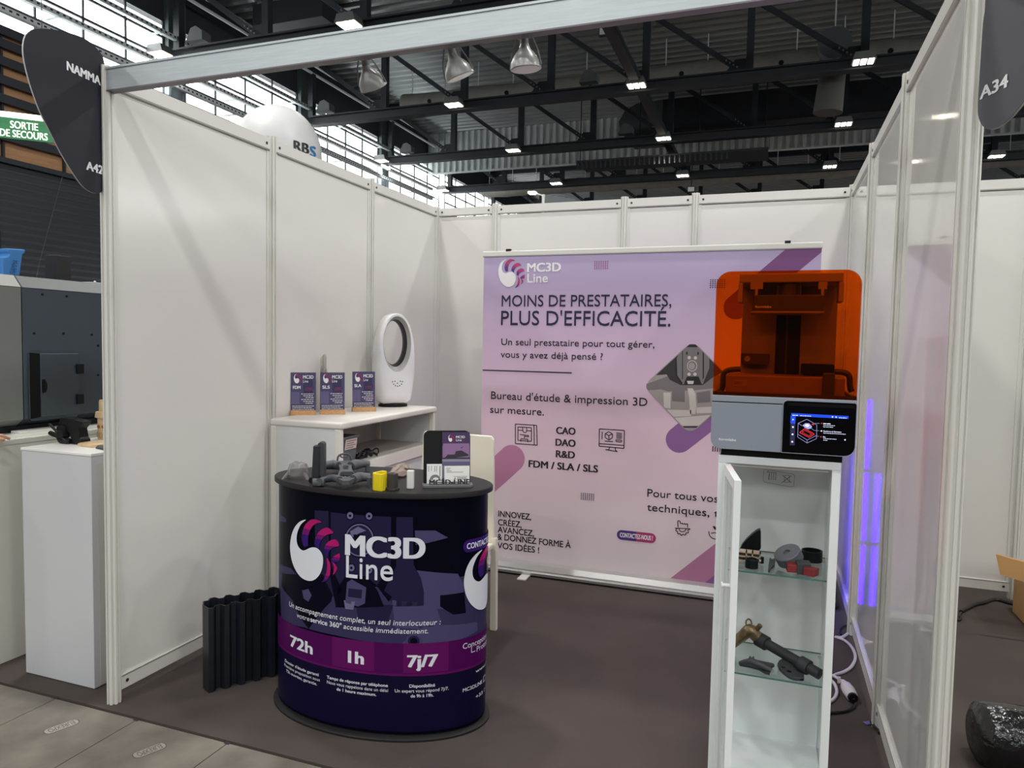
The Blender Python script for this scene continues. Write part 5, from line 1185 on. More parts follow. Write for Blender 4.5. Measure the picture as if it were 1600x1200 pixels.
tag(b.build('grey_block', mat('charcoal_plastic', (62,60,60), 0.5), loc=(c.x,c.y,ZC), bevel=0.002), 'charcoal block with a small base flange right of the yellow clip', 'printed part')
c = onc(618,752); b = MB(); rg = random.Random(8); n = 7; G = [[None]*n for _ in range(n)]; vs = []
A = onc(600,755); Bq = onc(634,746); Cq = onc(608,742)
for i in range(n):
    for j in range(n):
        p = A + (Bq-A)*(i/(n-1)) + (Cq-A)*(j/(n-1)*1.4); vs.append((p.x+rg.uniform(-.006,.006), p.y+rg.uniform(-.006,.006), ZC+0.003+0.034*math.sin(PI*i/(n-1))*math.sin(PI*(j+0.5)/n)+rg.uniform(0,0.012)))
b.add(vs, [(i*n+j, i*n+j+1, (i+1)*n+j+1, (i+1)*n+j) for i in range(n-1) for j in range(n-1)])
tag(b.build('film_bag', clear_mat('tan_film', (190,168,146), 0.2, 0.15, diffuse=0.35), loc=(c.x,c.y,ZC), normals=False), 'crumpled tan see-through film bag behind the charcoal block', 'bag')
c = onc(638,764); b = MB(Matrix.Translation((c.x+0.002,c.y+0.014,ZC)) @ Matrix.Rotation(math.radians(20),4,'Z')); b.prism(rounded(-0.014,-0.012,0.014,0.012,0.006), XY, 0.0, 29*m_)
tag(b.build('white_cover', M_WHITE, loc=(c.x,c.y,ZC), bevel=0.003, seg=3), 'small rounded white printed cover beside the leaflet stand', 'printed part')
# leaflet stand with leaflets and cards
cL = onc(661,762); cR = onc(738,761); ex = Vector((cR.x-cL.x,cR.y-cL.y,0)); LW = ex.length; ex.normalize(); ey = Vector((-ex.y,ex.x,0)); m_ = pxm((cL+cR)/2)
tilt = math.radians(9); o0 = Vector((cL.x,cL.y,ZC))
def S(a, h, d): return tuple(o0 + ex*a + ey*(0.022+d+h*math.sin(tilt)) + Vector((0,0,0.010+h*math.cos(tilt))))
pS = lambda u, v, d=0.0: (lambda q: ((q-o0).dot(ex), (q.z-ZC-0.010)/math.cos(tilt)))(at_plane(u, v, o0+ey*(0.022+d)+Vector((0,0,0.01)), Vector((ey.x*math.cos(tilt),ey.y*math.cos(tilt),-math.sin(tilt)))))
t_ = thing('leaflet_stand', 'black and grey printed leaflet stand lettered MC3D-LINE on the counter', 'leaflet stand', tuple(o0+ex*LW/2))
aT = pS(698,673,0.002); hB = aT[1]
b = MB(); b.prism(rounded(0.002,-0.004,LW-0.006,hB,(0.002,0.002,0.022,0.022)), lambda a,h,d: S(a,h,d), 0.003, 0.009); b.build('back_plate', M_BLACKM, t_)
M_SGR = mat('stand_grey', (112,114,116), 0.5)
b = MB(); b.prism(rounded(-0.002,-0.012,LW+0.002,0.046,0.012), lambda a,d,c: tuple(o0+ex*a+ey*d+Vector((0,0,c))), 0.0, 0.012); b.build('base', M_SGR, t_, bevel=0.002)
gv, gf = glyphs('MC3D-LINE'); lo = min(v[0] for v in gv); hi = max(v[0] for v in gv); a0 = LW*0.12; a1 = LW*0.93
b = MB()
for k in range(6): b.add([tuple(o0+ex*(a0+(x-lo)/(hi-lo)*(a1-a0)+(k%3)*0.0014)+ey*(-0.002-0.0004*k)+Vector((0,0,0.011+y/CAP*0.020+(k//3)*0.001))) for x, y in gv], gf)
b.box((0,0,0),(0,0,0)) if False else None
b.add([tuple(o0+ex*a+ey*d+Vector((0,0,z))) for z in (0.011,0.0135) for a, d in ((a0,-0.003),(a1,-0.003),(a1,0.003),(a0,0.003))], [(0,3,2,1),(4,5,6,7),(0,1,5,4),(1,2,6,5),(2,3,7,6),(3,0,4,7)])
b.add([tuple(o0+ex*a+ey*d+Vector((0,0,z))) for z in (0.019,0.022) for a, d in ((a0,-0.0015),(a1,-0.0015),(a1,0.0005),(a0,0.0005))], [(0,3,2,1),(4,5,6,7),(0,1,5,4),(1,2,6,5),(2,3,7,6),(3,0,4,7)])
b.build('raised_lettering', mat('stand_letters', (60,61,64), 0.5), t_, normals=False)
def sheet(name, u0, v0, u1, v1, d, th, label, cat, base, drawfn, mats):
    (a0, h1), (a1, h0) = pS(u0,v0,d), pS(u1,v1,d); h0 = 0.0035
    t = thing(name, label, cat, S((a0+a1)/2, h0, d)); b = MB(); b.prism([(a0,h0),(a1,h0),(a1,h1),(a0,h1)], lambda a,h,c: S(a,h,c), d, d+th); b.build('paper', base, t)
    pr = Print(lambda u,v: pS(u,v,d), lambda a,h,l: S(a,h,d-0.0003-0.0002*l)); drawfn(pr, a0, a1, h0, h1); pr.build('print', mats, t); return t
M_PAP = mat('white_card', (238,237,234), 0.5); LG = mat('leaflet_plum', (62,34,84), 0.4); LG2 = mat('leaflet_lilac', (142,104,150), 0.4); LG3 = mat('leaflet_steel', (140,136,158), 0.4); LIK = mat('leaflet_ink', (40,36,50), 0.5); GRY = mat('print_grey', (150,150,150), 0.5); LDK = mat('leaflet_slate', (92,84,118), 0.4)
def dl(pr, a0, a1, h0, h1):
    W_ = a1-a0; Hh = h1-h0
    pr.poly([(a0,h1-0.27*Hh),(a1,h1-0.27*Hh),(a1,h1),(a0,h1)], 0, 1, raw=True)
    pr.poly(rounded(a0+0.003,h1-0.66*Hh,a1-0.002,h1-0.22*Hh,(0,0,0.004,0.006)), 1, 2, raw=True); pr.poly([(a0,h1-0.9*Hh),(a1,h1-0.9*Hh),(a1,h1-0.52*Hh),(a0,h1-0.52*Hh)], 2, 3, raw=True); pr.poly([(a0,h1-0.66*Hh),(a1,h1-0.66*Hh),(a1,h1-0.58*Hh),(a0,h1-0.58*Hh)], 5, 3.5, raw=True)
    pr.poly([(a0+0.1*W_,h1-0.5*Hh),(a0+0.2*W_,h1-0.44*Hh),(a0+0.45*W_,h1-0.44*Hh),(a0+0.5*W_,h1-0.37*Hh),(a0+0.7*W_,h1-0.36*Hh),(a0+0.95*W_,h1-0.44*Hh),(a0+0.95*W_,h1-0.47*Hh),(a0+0.5*W_,h1-0.5*Hh)], 3, 4, raw=True); pr.poly([(a0,h1-0.53*Hh),(a1,h1-0.53*Hh),(a1,h1-0.5*Hh),(a0,h1-0.5*Hh)], 3, 4, raw=True)
    pr.poly([(a0+0.68*W_,h1-0.3*Hh),(a0+0.78*W_,h1-0.28*Hh),(a0+0.7*W_,h1-0.32*Hh)], 3, 4, raw=True)
    logo(pr, (a0+0.22*W_,h1-0.05*Hh,a0+0.43*W_,h1-0.19*Hh), 4, (6,6,7), 5, px=False)
    pr.text('MC3D', (a0+0.5*W_,h1-0.115*Hh), (a0+0.82*W_,h1-0.115*Hh), 0.009, 4, 6, bold=3, raw=True); pr.text('Line', (a0+0.5*W_,h1-0.175*Hh), (a0+0.7*W_,h1-0.175*Hh), 0.009, 4, 6, bold=1, raw=True)
LM = [LG, LG2, LG3, LIK, M_INKW, LDK, IP, IM]
sheet('leaflet', 691,675.5,734,756, -0.002, 0.003, 'tall purple leaflet with drone picture in the right half of the stand', 'leaflet', LDK, dl, LM)
def cardA(pr, a0, a1, h0, h1):
    W_ = a1-a0; Hh = h1-h0
    for q, (x, l) in enumerate(((0.1,0.3),(0.28,0.25),(0.5,0.3),(0.62,0.32),(0.85,0.55))): pr.poly([(a0+x*W_,h1-(0.08+l)*Hh),(a0+(x+0.04)*W_,h1-(0.08+l)*Hh),(a0+(x+0.04)*W_,h1-0.08*Hh),(a0+x*W_,h1-0.08*Hh)], 1 if q < 4 else 0, 2, raw=True)
    pr.ring((0,0),0,0,0,0) if False else None
    cx_, cz_, r_ = a0+0.55*W_, h0+0.2*Hh, 0.36*W_
    P = [(cx_+r_*math.cos(t), cz_+r_*0.95*math.sin(t)) for t in [PI*k/12 for k in range(13)]]; Q = [(cx_+0.1*r_+0.55*r_*math.cos(t), cz_+0.45*r_*math.sin(t)) for t in [PI*k/12 for k in range(13)]]
    pr.poly(P+Q[::-1], 2, 2, raw=True)
MC = [LIK, GRY, mat('card_logo_grey', (120,126,130), 0.5)]
sheet('business_card_stack', 667,725.5,690.5,759, -0.012, 0.006, 'white portrait business cards with grey swirl in the left pocket', 'business cards', M_PAP, cardA, MC)
def cardB(pr, a0, a1, h0, h1):
    W_ = a1-a0; Hh = h1-h0
    for z, x0, x1, m in ((0.1,0.06,0.25,1),(0.18,0.08,0.2,1),(0.25,0.08,0.28,1),(0.33,0.08,0.75,1),(0.58,0.35,0.92,1),(0.66,0.5,0.88,0),(0.74,0.5,0.94,0)): pr.poly([(a0+x0*W_,h1-(z+0.028)*Hh),(a0+x1*W_,h1-(z+0.028)*Hh),(a0+x1*W_,h1-z*Hh),(a0+x0*W_,h1-z*Hh)], m, 2, raw=True)
    pr.poly([(a0+0.4*W_,h1-0.75*Hh),(a0+0.44*W_,h1-0.75*Hh),(a0+0.44*W_,h1-0.67*Hh),(a0+0.4*W_,h1-0.67*Hh)], 0, 2, raw=True)
sheet('business_card_stack', 694.5,728.5,733.5,757, -0.013, 0.006, 'white landscape business cards in front of the purple leaflet', 'business cards', M_PAP, cardB, MC)

# ------------------------------------------------------------------ white shelf cabinet along the left wall
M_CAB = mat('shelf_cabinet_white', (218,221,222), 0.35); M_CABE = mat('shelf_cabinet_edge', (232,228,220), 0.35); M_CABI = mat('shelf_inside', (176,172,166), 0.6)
SX0, SX1, SY0, SY1, SZ = 0.032, 0.468, 0.955, 2.055, 1.108
t_ = thing('shelf_cabinet', 'white waist-high shelf cabinet with sliding doors along the left wall', 'cabinet', ((SX0+SX1)/2,(SY0+SY1)/2,0))
b = MB(); b.box((SX0,SY0-0.008,SZ-0.036),(SX1+0.01,SY1+0.008,SZ)); b.build('top', M_CABE, t_, bevel=0.012, seg=3)
for y0 in (SY0, SY1-0.02):
    b = MB(); b.box((SX0+0.03,y0+0.004,0.02),(SX1-0.03,y0+0.016,SZ-0.036)); sp = b.build('side_panel', M_CAB, t_)
    for x in (SX0, SX1-0.036):
        b = MB(); b.box((x,y0-0.004,0.0),(x+0.036,y0+0.03,SZ-0.036)); b.build('corner_post', M_CABE, sp, bevel=0.006)
zs0 = at(560,722,0,SX1).z; zs1 = at(600,715,0,SX1).z
zf = 0.868
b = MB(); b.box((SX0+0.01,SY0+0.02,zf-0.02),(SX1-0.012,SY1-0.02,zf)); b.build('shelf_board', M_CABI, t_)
b = MB(); b.box((SX1-0.03,SY0+0.03,zf-0.062),(SX1-0.004,SY1-0.03,zf+0.002)); b.build('front_rail', M_CABE, t_, bevel=0.003)
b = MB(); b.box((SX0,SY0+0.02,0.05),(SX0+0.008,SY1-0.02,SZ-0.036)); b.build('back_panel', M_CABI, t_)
for ya, yb, xo in ((SY0+0.03,SY0+0.56,0.016),(SY0+0.54,SY1-0.03,0.024)):
    b = MB(); b.box((SX1-xo-0.006,ya,0.05),(SX1-xo,yb,zf-0.064)); b.build('sliding_door', M_CAB, t_)
b = MB(); b.box((SX0+0.02,SY0+0.03,0.02),(SX1-0.01,SY1-0.03,0.05)); b.build('plinth', M_CABE, t_)
# bin and cables on the open shelf
pB = at(556,712,2,zf); pA = at(537,715,2,zf)
bx0_, by0_ = 0.28, SY0+0.05
p = at(545,685,0,0.43); q = at(557,690,0,0.43)
t_ = thing('storage_bin', 'grey open-front storage bin with paper label on the cabinet shelf', 'storage bin', (0.36,1.09,zf))
yR = at(557,690,0,0.44).y; zT_ = at(550,681,0,0.44).z
b = MB(); P = [(0.25,zf+0.001),(0.43,zf+0.001),(0.45,zT_),(0.24,zT_)]
b.prism(P, lambda a,c,d: (a,d,c), 1.0, 1.006); b.prism(P, lambda a,c,d: (a,d,c), yR-0.006, yR); b.box((0.24,1.0,zf+0.001),(0.248,yR,zT_)); b.box((0.25,1.0,zf+0.001),(0.43,yR,zf+0.006)); b.prism([(0.424,zf+0.001),(0.43,zf+0.001),(0.45,zT_),(0.444,zT_)], lambda a,c,d: (a,d,c), 1.0, yR)
b.box((0.236,0.996,zT_-0.006),(0.456,1.004,zT_+0.002)); b.box((0.236,yR-0.004,zT_-0.006),(0.456,yR+0.004,zT_+0.002)); b.box((0.444,0.996,zT_-0.006),(0.458,yR+0.004,zT_+0.002)); b.build('tub', mat('bin_grey', (92,97,104), 0.5), t_)
b = MB(); zl0, zl1 = zT_-0.068, zT_-0.012; fx = lambda z: 0.431+0.02*(z-zf)/(zT_-zf)
b.add([(fx(zl0)+0.002,1.03,zl0),(fx(zl0)+0.002,yR-0.01,zl0),(fx(zl1)+0.002,yR-0.01,zl1),(fx(zl1)+0.002,1.03,zl1)], [(0,1,2,3)]); lb_ = b.build('label', mat('bin_label', (226,206,204), 0.6), t_, normals=False)
b = MB()
for q in range(4):
    z = zl1-0.011-0.012*q; b.add([(fx(z)+0.0028,1.04,z-0.0015),(fx(z)+0.0028,yR-0.02-0.02*(q%2),z-0.0015),(fx(z)+0.0028,yR-0.02-0.02*(q%2),z+0.0015),(fx(z)+0.0028,1.04,z+0.0015)], [(0,1,2,3)])
b.build('label_print', LIK, lb_, normals=False)
b = MB(); rg = random.Random(4)
cc_ = at(572,707,2,zf+0.02)
for q in range(6):
    c = Vector((0.37+rg.uniform(-0.03,0.03), 1.27+0.035*q, zf+0.018)); R_ = rg.uniform(0.024,0.038)
    b.tube([c+Vector((R_*math.cos(t)*rg.uniform(0.8,1.1), R_*1.2*math.sin(t), 0.014*math.sin(2*t+q))) for t in [2*PI*k/10 for k in range(10)]], 0.0042, seg=6, closed=True, steps=3)
b.box((0.36,1.25,zf+0.001),(0.40,1.33,zf+0.012))
tag(b.build('cable_coil', M_CORDB, loc=(0.37,1.34,zf), smooth=60), 'tangle of black cables on the cabinet shelf beside the bin', 'cables')

# sign stands on the cabinet top
M_OAK = mat('light_oak', (196,150,104), 0.5, noise=0.15, nscale=12, stretch=(1,8,8)); M_SGN = mat('sign_violet', (74,68,104), 0.35); M_SGN2 = mat('sign_violet_dark', (52,48,84), 0.35); M_SGN3 = mat('sign_violet_pale', (98,92,132), 0.35); SPK = mat('sign_pink', (150,48,96), 0.4)
ACR = clear_mat('acrylic_sheet', (245,247,247), 0.06)
def sign(c, ang, code, v_bot, v_top, label):
    c = Vector(c); e = Vector((math.cos(ang),math.sin(ang),0)); f = Vector((-e.y,e.x,0)); w = 0.137; hgt = 0.238; lean = 0.05
    t = thing('sign_stand', label, 'sign stand', (c.x,c.y,SZ), 'oak-based sign stands on the shelf cabinet')
    X = lambda a, d, z: tuple(c + e*a + f*(d+lean*z) + Vector((0,0,z)))
    b = MB(); b.add([c+e*a+f*d+Vector((0,0,z)) for z in (0,0.026) for a, d in ((-w/2-0.002,-0.02),(w/2+0.002,-0.02),(w/2+0.002,0.02),(-w/2-0.002,0.02))], [(0,3,2,1),(4,5,6,7),(0,1,5,4),(1,2,6,5),(2,3,7,6),(3,0,4,7)]); b.build('base', M_OAK, t, bevel=0.002)
    b = MB(); b.prism([(-w/2-0.001,0.012),(w/2+0.001,0.012),(w/2+0.001,hgt+0.002),(-w/2-0.001,hgt+0.002)], lambda a,z,d: X(a,d,z), 0.0025, 0.0045); b.build('acrylic', ACR, t)
    b = MB(); b.prism([(-w/2+0.001,0.022),(w/2-0.001,0.022),(w/2-0.001,hgt),(-w/2+0.001,hgt)], lambda a,z,d: X(a,d,z), 0.0, 0.002); po = b.build('poster', M_SGN, t)
    pr = Print(None, lambda a,z,l: X(a,-0.0004-0.00025*l,z))
    rect_ = lambda a0,z0,a1,z1,m,l: pr.poly([(a0,z0),(a1,z0),(a1,z1),(a0,z1)], m, l, raw=True)
    rect_(0.0,0.12,0.05,0.2,2,1); rect_(-0.066,0.06,-0.02,0.13,3,1); rect_(0.01,0.075,0.06,0.1,2,1); rect_(0.02,0.14,0.055,0.155,2,1.5)
    logo(pr, (-0.052,hgt-0.008,-0.008,hgt-0.062), 0, (1,1,4), 3, px=False)
    pr.text('MC3D', (-0.002,hgt-0.034), (0.054,hgt-0.034), 0.018, 0, 3, bold=3, raw=True); pr.text('Line', (-0.002,hgt-0.056), (0.026,hgt-0.056), 0.015, 0, 3, bold=1, raw=True)
    pr.text(code, (-0.056,hgt-0.092), (-0.016,hgt-0.092), 0.017, 0, 3, bold=4, raw=True)
    pr.dashes(0.014, 0.05, hgt-0.09, 0.006, 1, 3, 3); pr.dashes(0.01, 0.052, hgt-0.099, 0.006, 1, 3, 4)
    for q in range(4): pr.dashes(-0.058, -0.028+0.003*(q%2), hgt-0.114-0.009*q, 0.0042, 3, 3, q)
    for q in range(6): pr.dashes(-0.012+0.012*((q*7)%3), 0.056, hgt-0.122-0.0105*q, 0.0055, 0, 3, 9+q)
    for q in range(4): pr.dashes(-0.06, 0.058-0.02*(q == 3)-0.012*(q%2), hgt-0.19-0.0095*q, 0.0048, 0, 3, 20+q)
    pr.build('poster_print', [M_INKW, SPK, M_SGN2, M_SGN3, IM], po)
a1_ = onc(446,648,SZ); b1_ = onc(493,648,SZ)
def place(u0, v0, u1, v1): 
    p, q = onc(u0,v0,SZ), onc(u1,v1,SZ); d = q-p; return ((p+q)/2, math.atan2(d.y,d.x))
p, a_ = place(445,648.5,493,648); p.x += 0.012; sign(p+Vector((0,0.012,0)), a_, 'FDM', 0, 0, 'oak-based violet sign stand reading FDM, nearest the aisle')
p, a_ = place(494,647.5,541,647); sign(p+Vector((0,0.012,0)), a_, 'SLS', 0, 0, 'oak-based violet sign stand reading SLS, middle of the three')
p, a_ = place(544,643.5,589.5,642.5); sign(p+Vector((0,0.012,0)), a_, 'SLA', 0, 0, 'oak-based violet sign stand reading SLA, beside the bladeless fan')
# clear shard model behind the signs
c = Vector((0.105,1.42,SZ)); t_ = thing('clear_shard_model', 'clear faceted shard model behind the FDM and SLS signs', 'printed model', tuple(c))
M_SHD = clear_mat('clear_shard', (238,236,234), 0.3, 0.08); rg = random.Random(12)
for u, v0, v1, w_ in ((483,552,645,9),(490,556,645,7),(494,570,640,4),(504,553,645,3),(476,575,645,4),(508,575,640,6)):
    yy = c.y+rg.uniform(-0.03,0.03); p = at(u,v0,1,yy); q = at(u+rg.uniform(-2,4),v1,1,yy); hw_ = w_*pxm(p)/2
    x_ = max(p.x, 0.03+hw_)
    b = MB(); b.add([(x_-hw_,yy,SZ),(x_+hw_,yy-0.004,SZ),(x_,yy+0.008,SZ),(x_-hw_*0.8,yy,p.z-0.012),(x_+hw_,yy-0.003,p.z-0.02*rg.random()),(x_,yy+0.006,p.z)], [(0,1,2),(3,4,5),(0,1,4,3),(1,2,5,4),(2,0,3,5)]); b.build('shard', M_SHD, t_)

# bladeless fan
cF = Vector((0.222,1.93,SZ)); aF = math.radians(46)          # faces the aisle, turned a little
t_ = thing('bladeless_fan', 'white egg-shaped bladeless fan with oval opening on the shelf cabinet', 'fan', tuple(cF))
FH = 0.605; FT = Matrix.Translation(cF) @ Matrix.Rotation(aF,4,'Z')
EGG = [(0.0,0.018),(0.07,0.018),(0.098,0.026),(0.108,0.06),(0.119,0.12),(0.126,0.19),(0.128,0.26),(0.125,0.34),(0.117,0.42),(0.104,0.49),(0.083,0.545),(0.054,0.583),(0.026,0.6),(0.0,0.605)]
def outl(t):                                                # outer egg outline, met by a ray from (0, .36)
    c, s_ = abs(math.cos(t)), math.sin(t)
    for (x0,z0),(x1,z1) in zip(EGG[:-1], EGG[1:]):
        f0 = x0*s_-(z0-0.36)*c; f1 = x1*s_-(z1-0.36)*c
        if f0 == f1 or f0*f1 > 0: continue
        q = f0/(f0-f1); x = x0+(x1-x0)*q; z = z0+(z1-z0)*q
        if (z-0.36)*s_ + x*c > 0: return (math.copysign(x, math.cos(t)), z)
    return (0.0, 0.605 if s_ > 0 else 0.018)
def inl(t, k=1.0): return (0.092*k*math.cos(t), 0.405+0.012*(1-k)*4+0.178*k*math.sin(t))
NF = 72; D_ = 0.085
def loft(secs, m, b):
    base = []
    for k in range(NF):
        t = 2*PI*(k+0.5)/NF; base.append([sec(t) for sec in secs])
    vs = [p for row in base for p in row]; n = len(secs)
    fs = [(k*n+i, k*n+i+1, ((k+1)%NF)*n+i+1, ((k+1)%NF)*n+i) for k in range(NF) for i in range(n-1)]
    b.add(vs, fs, m)
mixp = lambda t, k, y: (lambda o, i: (o[0]+(i[0]-o[0])*k, y, o[1]+(i[1]-o[1])*k))(outl(t), inl(t,1.0))
b = MB(FT); loft([lambda t: mixp(t,1.0,D_*0.8), lambda t: mixp(t,0.3,D_), lambda t: mixp(t,0.06,D_*0.8), lambda t: mixp(t,0,D_*0.45), lambda t: mixp(t,0,-D_*0.45), lambda t: mixp(t,0.06,-D_*0.8), lambda t: mixp(t,0.3,-D_), lambda t: mixp(t,0.8,-D_*1.02), lambda t: mixp(t,1.0,-D_)], 0, b)
b.build('shell', mat('fan_white', (238,235,238), 0.22, coat=0.3), t_, smooth=60)
ins = lambda t, k, y, dx=0.0: (lambda i: (i[0]+dx, y, i[1]))(inl(t,k))
b = MB(FT); loft([lambda t: ins(t,1.0,-D_), lambda t: ins(t,0.94,-D_*0.85), lambda t: ins(t,0.88,-D_*0.6), lambda t: ins(t,0.86,-D_*0.5)], 0, b); b.build('silver_rim', mat('fan_silver', (205,203,201), 0.35, metal=0.3), t_, smooth=60)
b = MB(FT); loft([lambda t: ins(t,0.86,-D_*0.5), lambda t: ins(t,0.8,0.0), lambda t: ins(t,0.8,D_*0.5), lambda t: ins(t,1.0,D_*0.8)], 0, b); b.build('inner_ring', M_BLACK, t_, smooth=60)
b = MB(FT); b.lathe([(0.095,0.0),(0.095,0.014),(0.085,0.02)], (0,0,0), seg=36, sy=0.8); b.build('foot', M_BLACK, t_, smooth=40)
b = MB(FT)
for k, (x, z) in enumerate(((-0.03,0.165),(-0.022,0.15),(-0.01,0.14),(0.004,0.136),(0.018,0.14),(0.03,0.15),(0.036,0.165),(-0.014,0.168),(0.022,0.168),(0.003,0.155))):
    b.lathe([(0.0045,0),(0.0045,0.0006)], (x,-D_*1.0-0.0012,z), (0,-1,0), 8)
b.build('touch_keys', M_HWALLG, t_)

# ------------------------------------------------------------------ cream chair behind the counter
M_CRM = mat('cream_plastic', (246,239,222), 0.4)
t_ = thing('chair', 'cream plastic chair with a high flat back behind the promotional counter', 'chair', (0.96,1.12,0))
YB_ = 1.30; tl = at(650,690,1,YB_); tr = at(770,690,1,YB_); zt_ = at(716,678,1,YB_).z
b = MB(); P = [(0.735,0.47),(1.19,0.47),(1.178,zt_-0.02),(1.165,zt_),(0.775,zt_+0.004),(0.765,zt_-0.012)]
b.prism(P, XZ, YB_, YB_+0.02); b.build('backrest', M_CRM, t_, bevel=0.006, seg=3)
b = MB(); b.box((0.74,0.88,0.44),(1.19,1.3,0.475)); b.build('seat', M_CRM, t_, bevel=0.012, seg=3)
for x, y0 in ((0.74,0.89),(1.15,0.89)): b = MB(); b.box((x,y0,0),(x+0.04,y0+0.03,0.44)); b.build('leg', M_CRM, t_, bevel=0.005)
for x in (0.72,1.175): b = MB(); b.prism([(x,0),(x+0.036,0),(x+0.03,0.5),(x-0.004,0.5)], XZ, YB_-0.004, YB_+0.026); b.build('leg', M_CRM, t_, bevel=0.005)

# ------------------------------------------------------------------ black corrugated waste bin on the carpet
M_BIN = mat('bin_black_blue', (26,29,38), 0.38, noise=0.15, nscale=3, stretch=(1,1,20), bump=0.08, bscale=260)
o = onz(318,1068,0); ed = Vector((0.575,0.818,0)).normalized(); en = Vector((ed.y,-ed.x,0))
BH = 0.372; L_ = 0.40; wv = []; pit = 0.066
def saw(s0, s1, off, amp, sgn):
    P = []; s = s0; up_ = True
    while s < s1-0.001:
        P += [(s, off), (s+pit*0.3, off), (s+pit*0.5, off+amp*sgn), (s+pit*0.8, off+amp*sgn)]; s += pit
    P.append((s1, off)); return P
WB = 0.105
pA = saw(0.0, L_, 0.0, 0.026, -1); pB_ = saw(0.0, L_, WB, 0.026, -1)
outer = pA + [(L_+0.015,WB*0.5)] + pB_[::-1] + [(-0.012,WB*0.45)]
cx_ = L_/2; cy_ = WB/2-0.012
inner = [(cx_+(a-cx_)*0.975, cy_+(d-cy_)*0.93) for a, d in outer]
t_ = thing('waste_bin', 'black corrugated bin on the carpet left of the promotional counter', 'bin', tuple(o+ed*cx_+en*cy_))
fB = lambda a, d, z: tuple(o + ed*a + en*d + Vector((0,0,z)))
b = MB(); b.frame(outer, inner, fB, 0.0, BH); b.build('wall', M_BIN, t_)
b = MB(); b.prism(inner, fB, 0.002, 0.012); b.build('bottom', M_BIN, t_)

# ------------------------------------------------------------------ spotlights clipped behind the fascia
M_SPT = mat('spot_grey', (120,120,118), 0.4, metal=0.3); M_SPG = mat('spot_shell', (150,150,148), 0.3, metal=0.2); 
def spot(u, v, tx, ty, label):
    p = at(u, v, 1, 0.055); t = thing('spotlight', label, 'spotlight', (p.x,0.03,H-0.08), 'spotlights behind the fascia beam')
    d = Vector((tx,ty,-1)).normalized(); top = Vector((p.x,0.06,H-0.075))
    b = MB(); b.box((p.x-0.024,0.016,H-0.07),(p.x+0.024,0.075,H-0.045)); b.build('clip', M_SPT, t, bevel=0.004)
    b = MB(); b.cyl(top+Vector((0,0,0.02)), top+d*0.03, 0.014, seg=16); b.build('neck', M_SPT, t, smooth=40)
    b = MB(); b.lathe([(0.014,0.015),(0.019,0.03),(0.036,0.05),(0.048,0.072),(0.051,0.092)], top, d, 24); b.build('reflector', M_SPG, t, smooth=50)
    b = MB(); b.cyl(top+d*0.088, top+d*0.094, 0.047, seg=24); b.build('lens', mat('spot_lens', (205,200,192), 0.2) if 'spot_lens' not in bpy.data.materials else bpy.data.materials['spot_lens'], t)
    s = d.cross(Vector((0,1,0))).normalized()
    for sg in (-1, 1):
        b = MB(); b.tube([top+s*(0.022*sg)+Vector((0,0,0.015)), top+s*(0.044*sg)+d*0.04, top+s*(0.053*sg)+d*0.085], 0.003, seg=6, steps=3); b.build('yoke', M_SPT, t, smooth=50)
spot(567,97,0.12,0.75,'grey spotlight behind the fascia beam, nearest the left post, turned inward')
spot(702,74,0.32,0.35,'grey spotlight behind the fascia beam, middle one of three, tilted')
spot(818,57,0.05,0.12,'grey spotlight behind the fascia beam, farthest from left post, hanging straight')

# ------------------------------------------------------------------ stand on the left
M_PLN = mat('plinth_white', (206,207,212), 0.18, spec=0.5); M_PLS = mat('plinth_side', (200,200,197), 0.35); M_CNW = mat('counter_white', (226,227,216), 0.3)
t_ = thing('display_plinth', 'white square display plinth outside the left wall', 'plinth', (-0.375,0.25,0)); ZP = 1.03
b = MB(); b.box((-0.585,0.045,0.004),(-0.166,0.46,ZP-0.012)); b.build('body', M_PLN, t_, bevel=0.002)
b = MB(); b.box((-0.588,0.042,ZP-0.012),(-0.163,0.463,ZP)); b.build('top', mat('plinth_top', (238,237,232), 0.3), t_, bevel=0.002)
b = MB(); b.box((-0.1665,0.075,0.01),(-0.1645,0.455,ZP-0.05)); b.build('side_door', M_PLS, t_)
t_ = thing('white_counter', 'long white counter behind the plinth carrying the grey machine', 'counter', (-1.2,0.6,0)); ZW = 1.045
b = MB(); b.box((-1.9,-0.5,0.0),(-0.78,1.9,ZW-0.03)); b.build('body', M_CNW, t_); b = MB(); b.box((-1.905,-0.505,ZW-0.03),(-0.775,1.905,ZW)); b.build('top', M_CNW, t_, bevel=0.006, seg=3)
XM = -0.95
M_MG = mat('machine_grey', (118,121,118), 0.4, noise=0.02); M_MB_ = mat('machine_blue_grey', (63,73,84), 0.42); M_MT = mat('machine_ridge', (118,120,121), 0.45, spec=0.3)
am = lambda u, v: (lambda p: (p.y, p.z))(at(u, v, 0, XM))
ysp = am(35,560)[0]; zt0_ = am(60,452)[1]; zt1_ = am(60,433)[1]; zc_ = am(36,655)[1]; zb_ = ZW+0.03
t_ = thing('industrial_printer', 'large grey and blue-grey machine with small hinged door on white counter', 'machine', (-1.4,0.5,ZW))
prof = lambda x0: [(x0,zc_),(x0,zt0_),(x0-0.05,zt1_),(x0-0.7,zt1_),(x0-0.7,zb_),(x0-0.05,zb_)]
def slab(y0, y1, m, name, par, x0=XM): b = MB(); b.prism(prof(x0), lambda a,c,d: (a,d,c), y0, y1); return b.build(name, m, par, bevel=0.004)
h1_ = slab(ysp+0.004, 1.7, M_MB_, 'housing', t_); h0_ = slab(-0.45, ysp-0.002, M_MG, 'front_section', t_, XM+0.004)
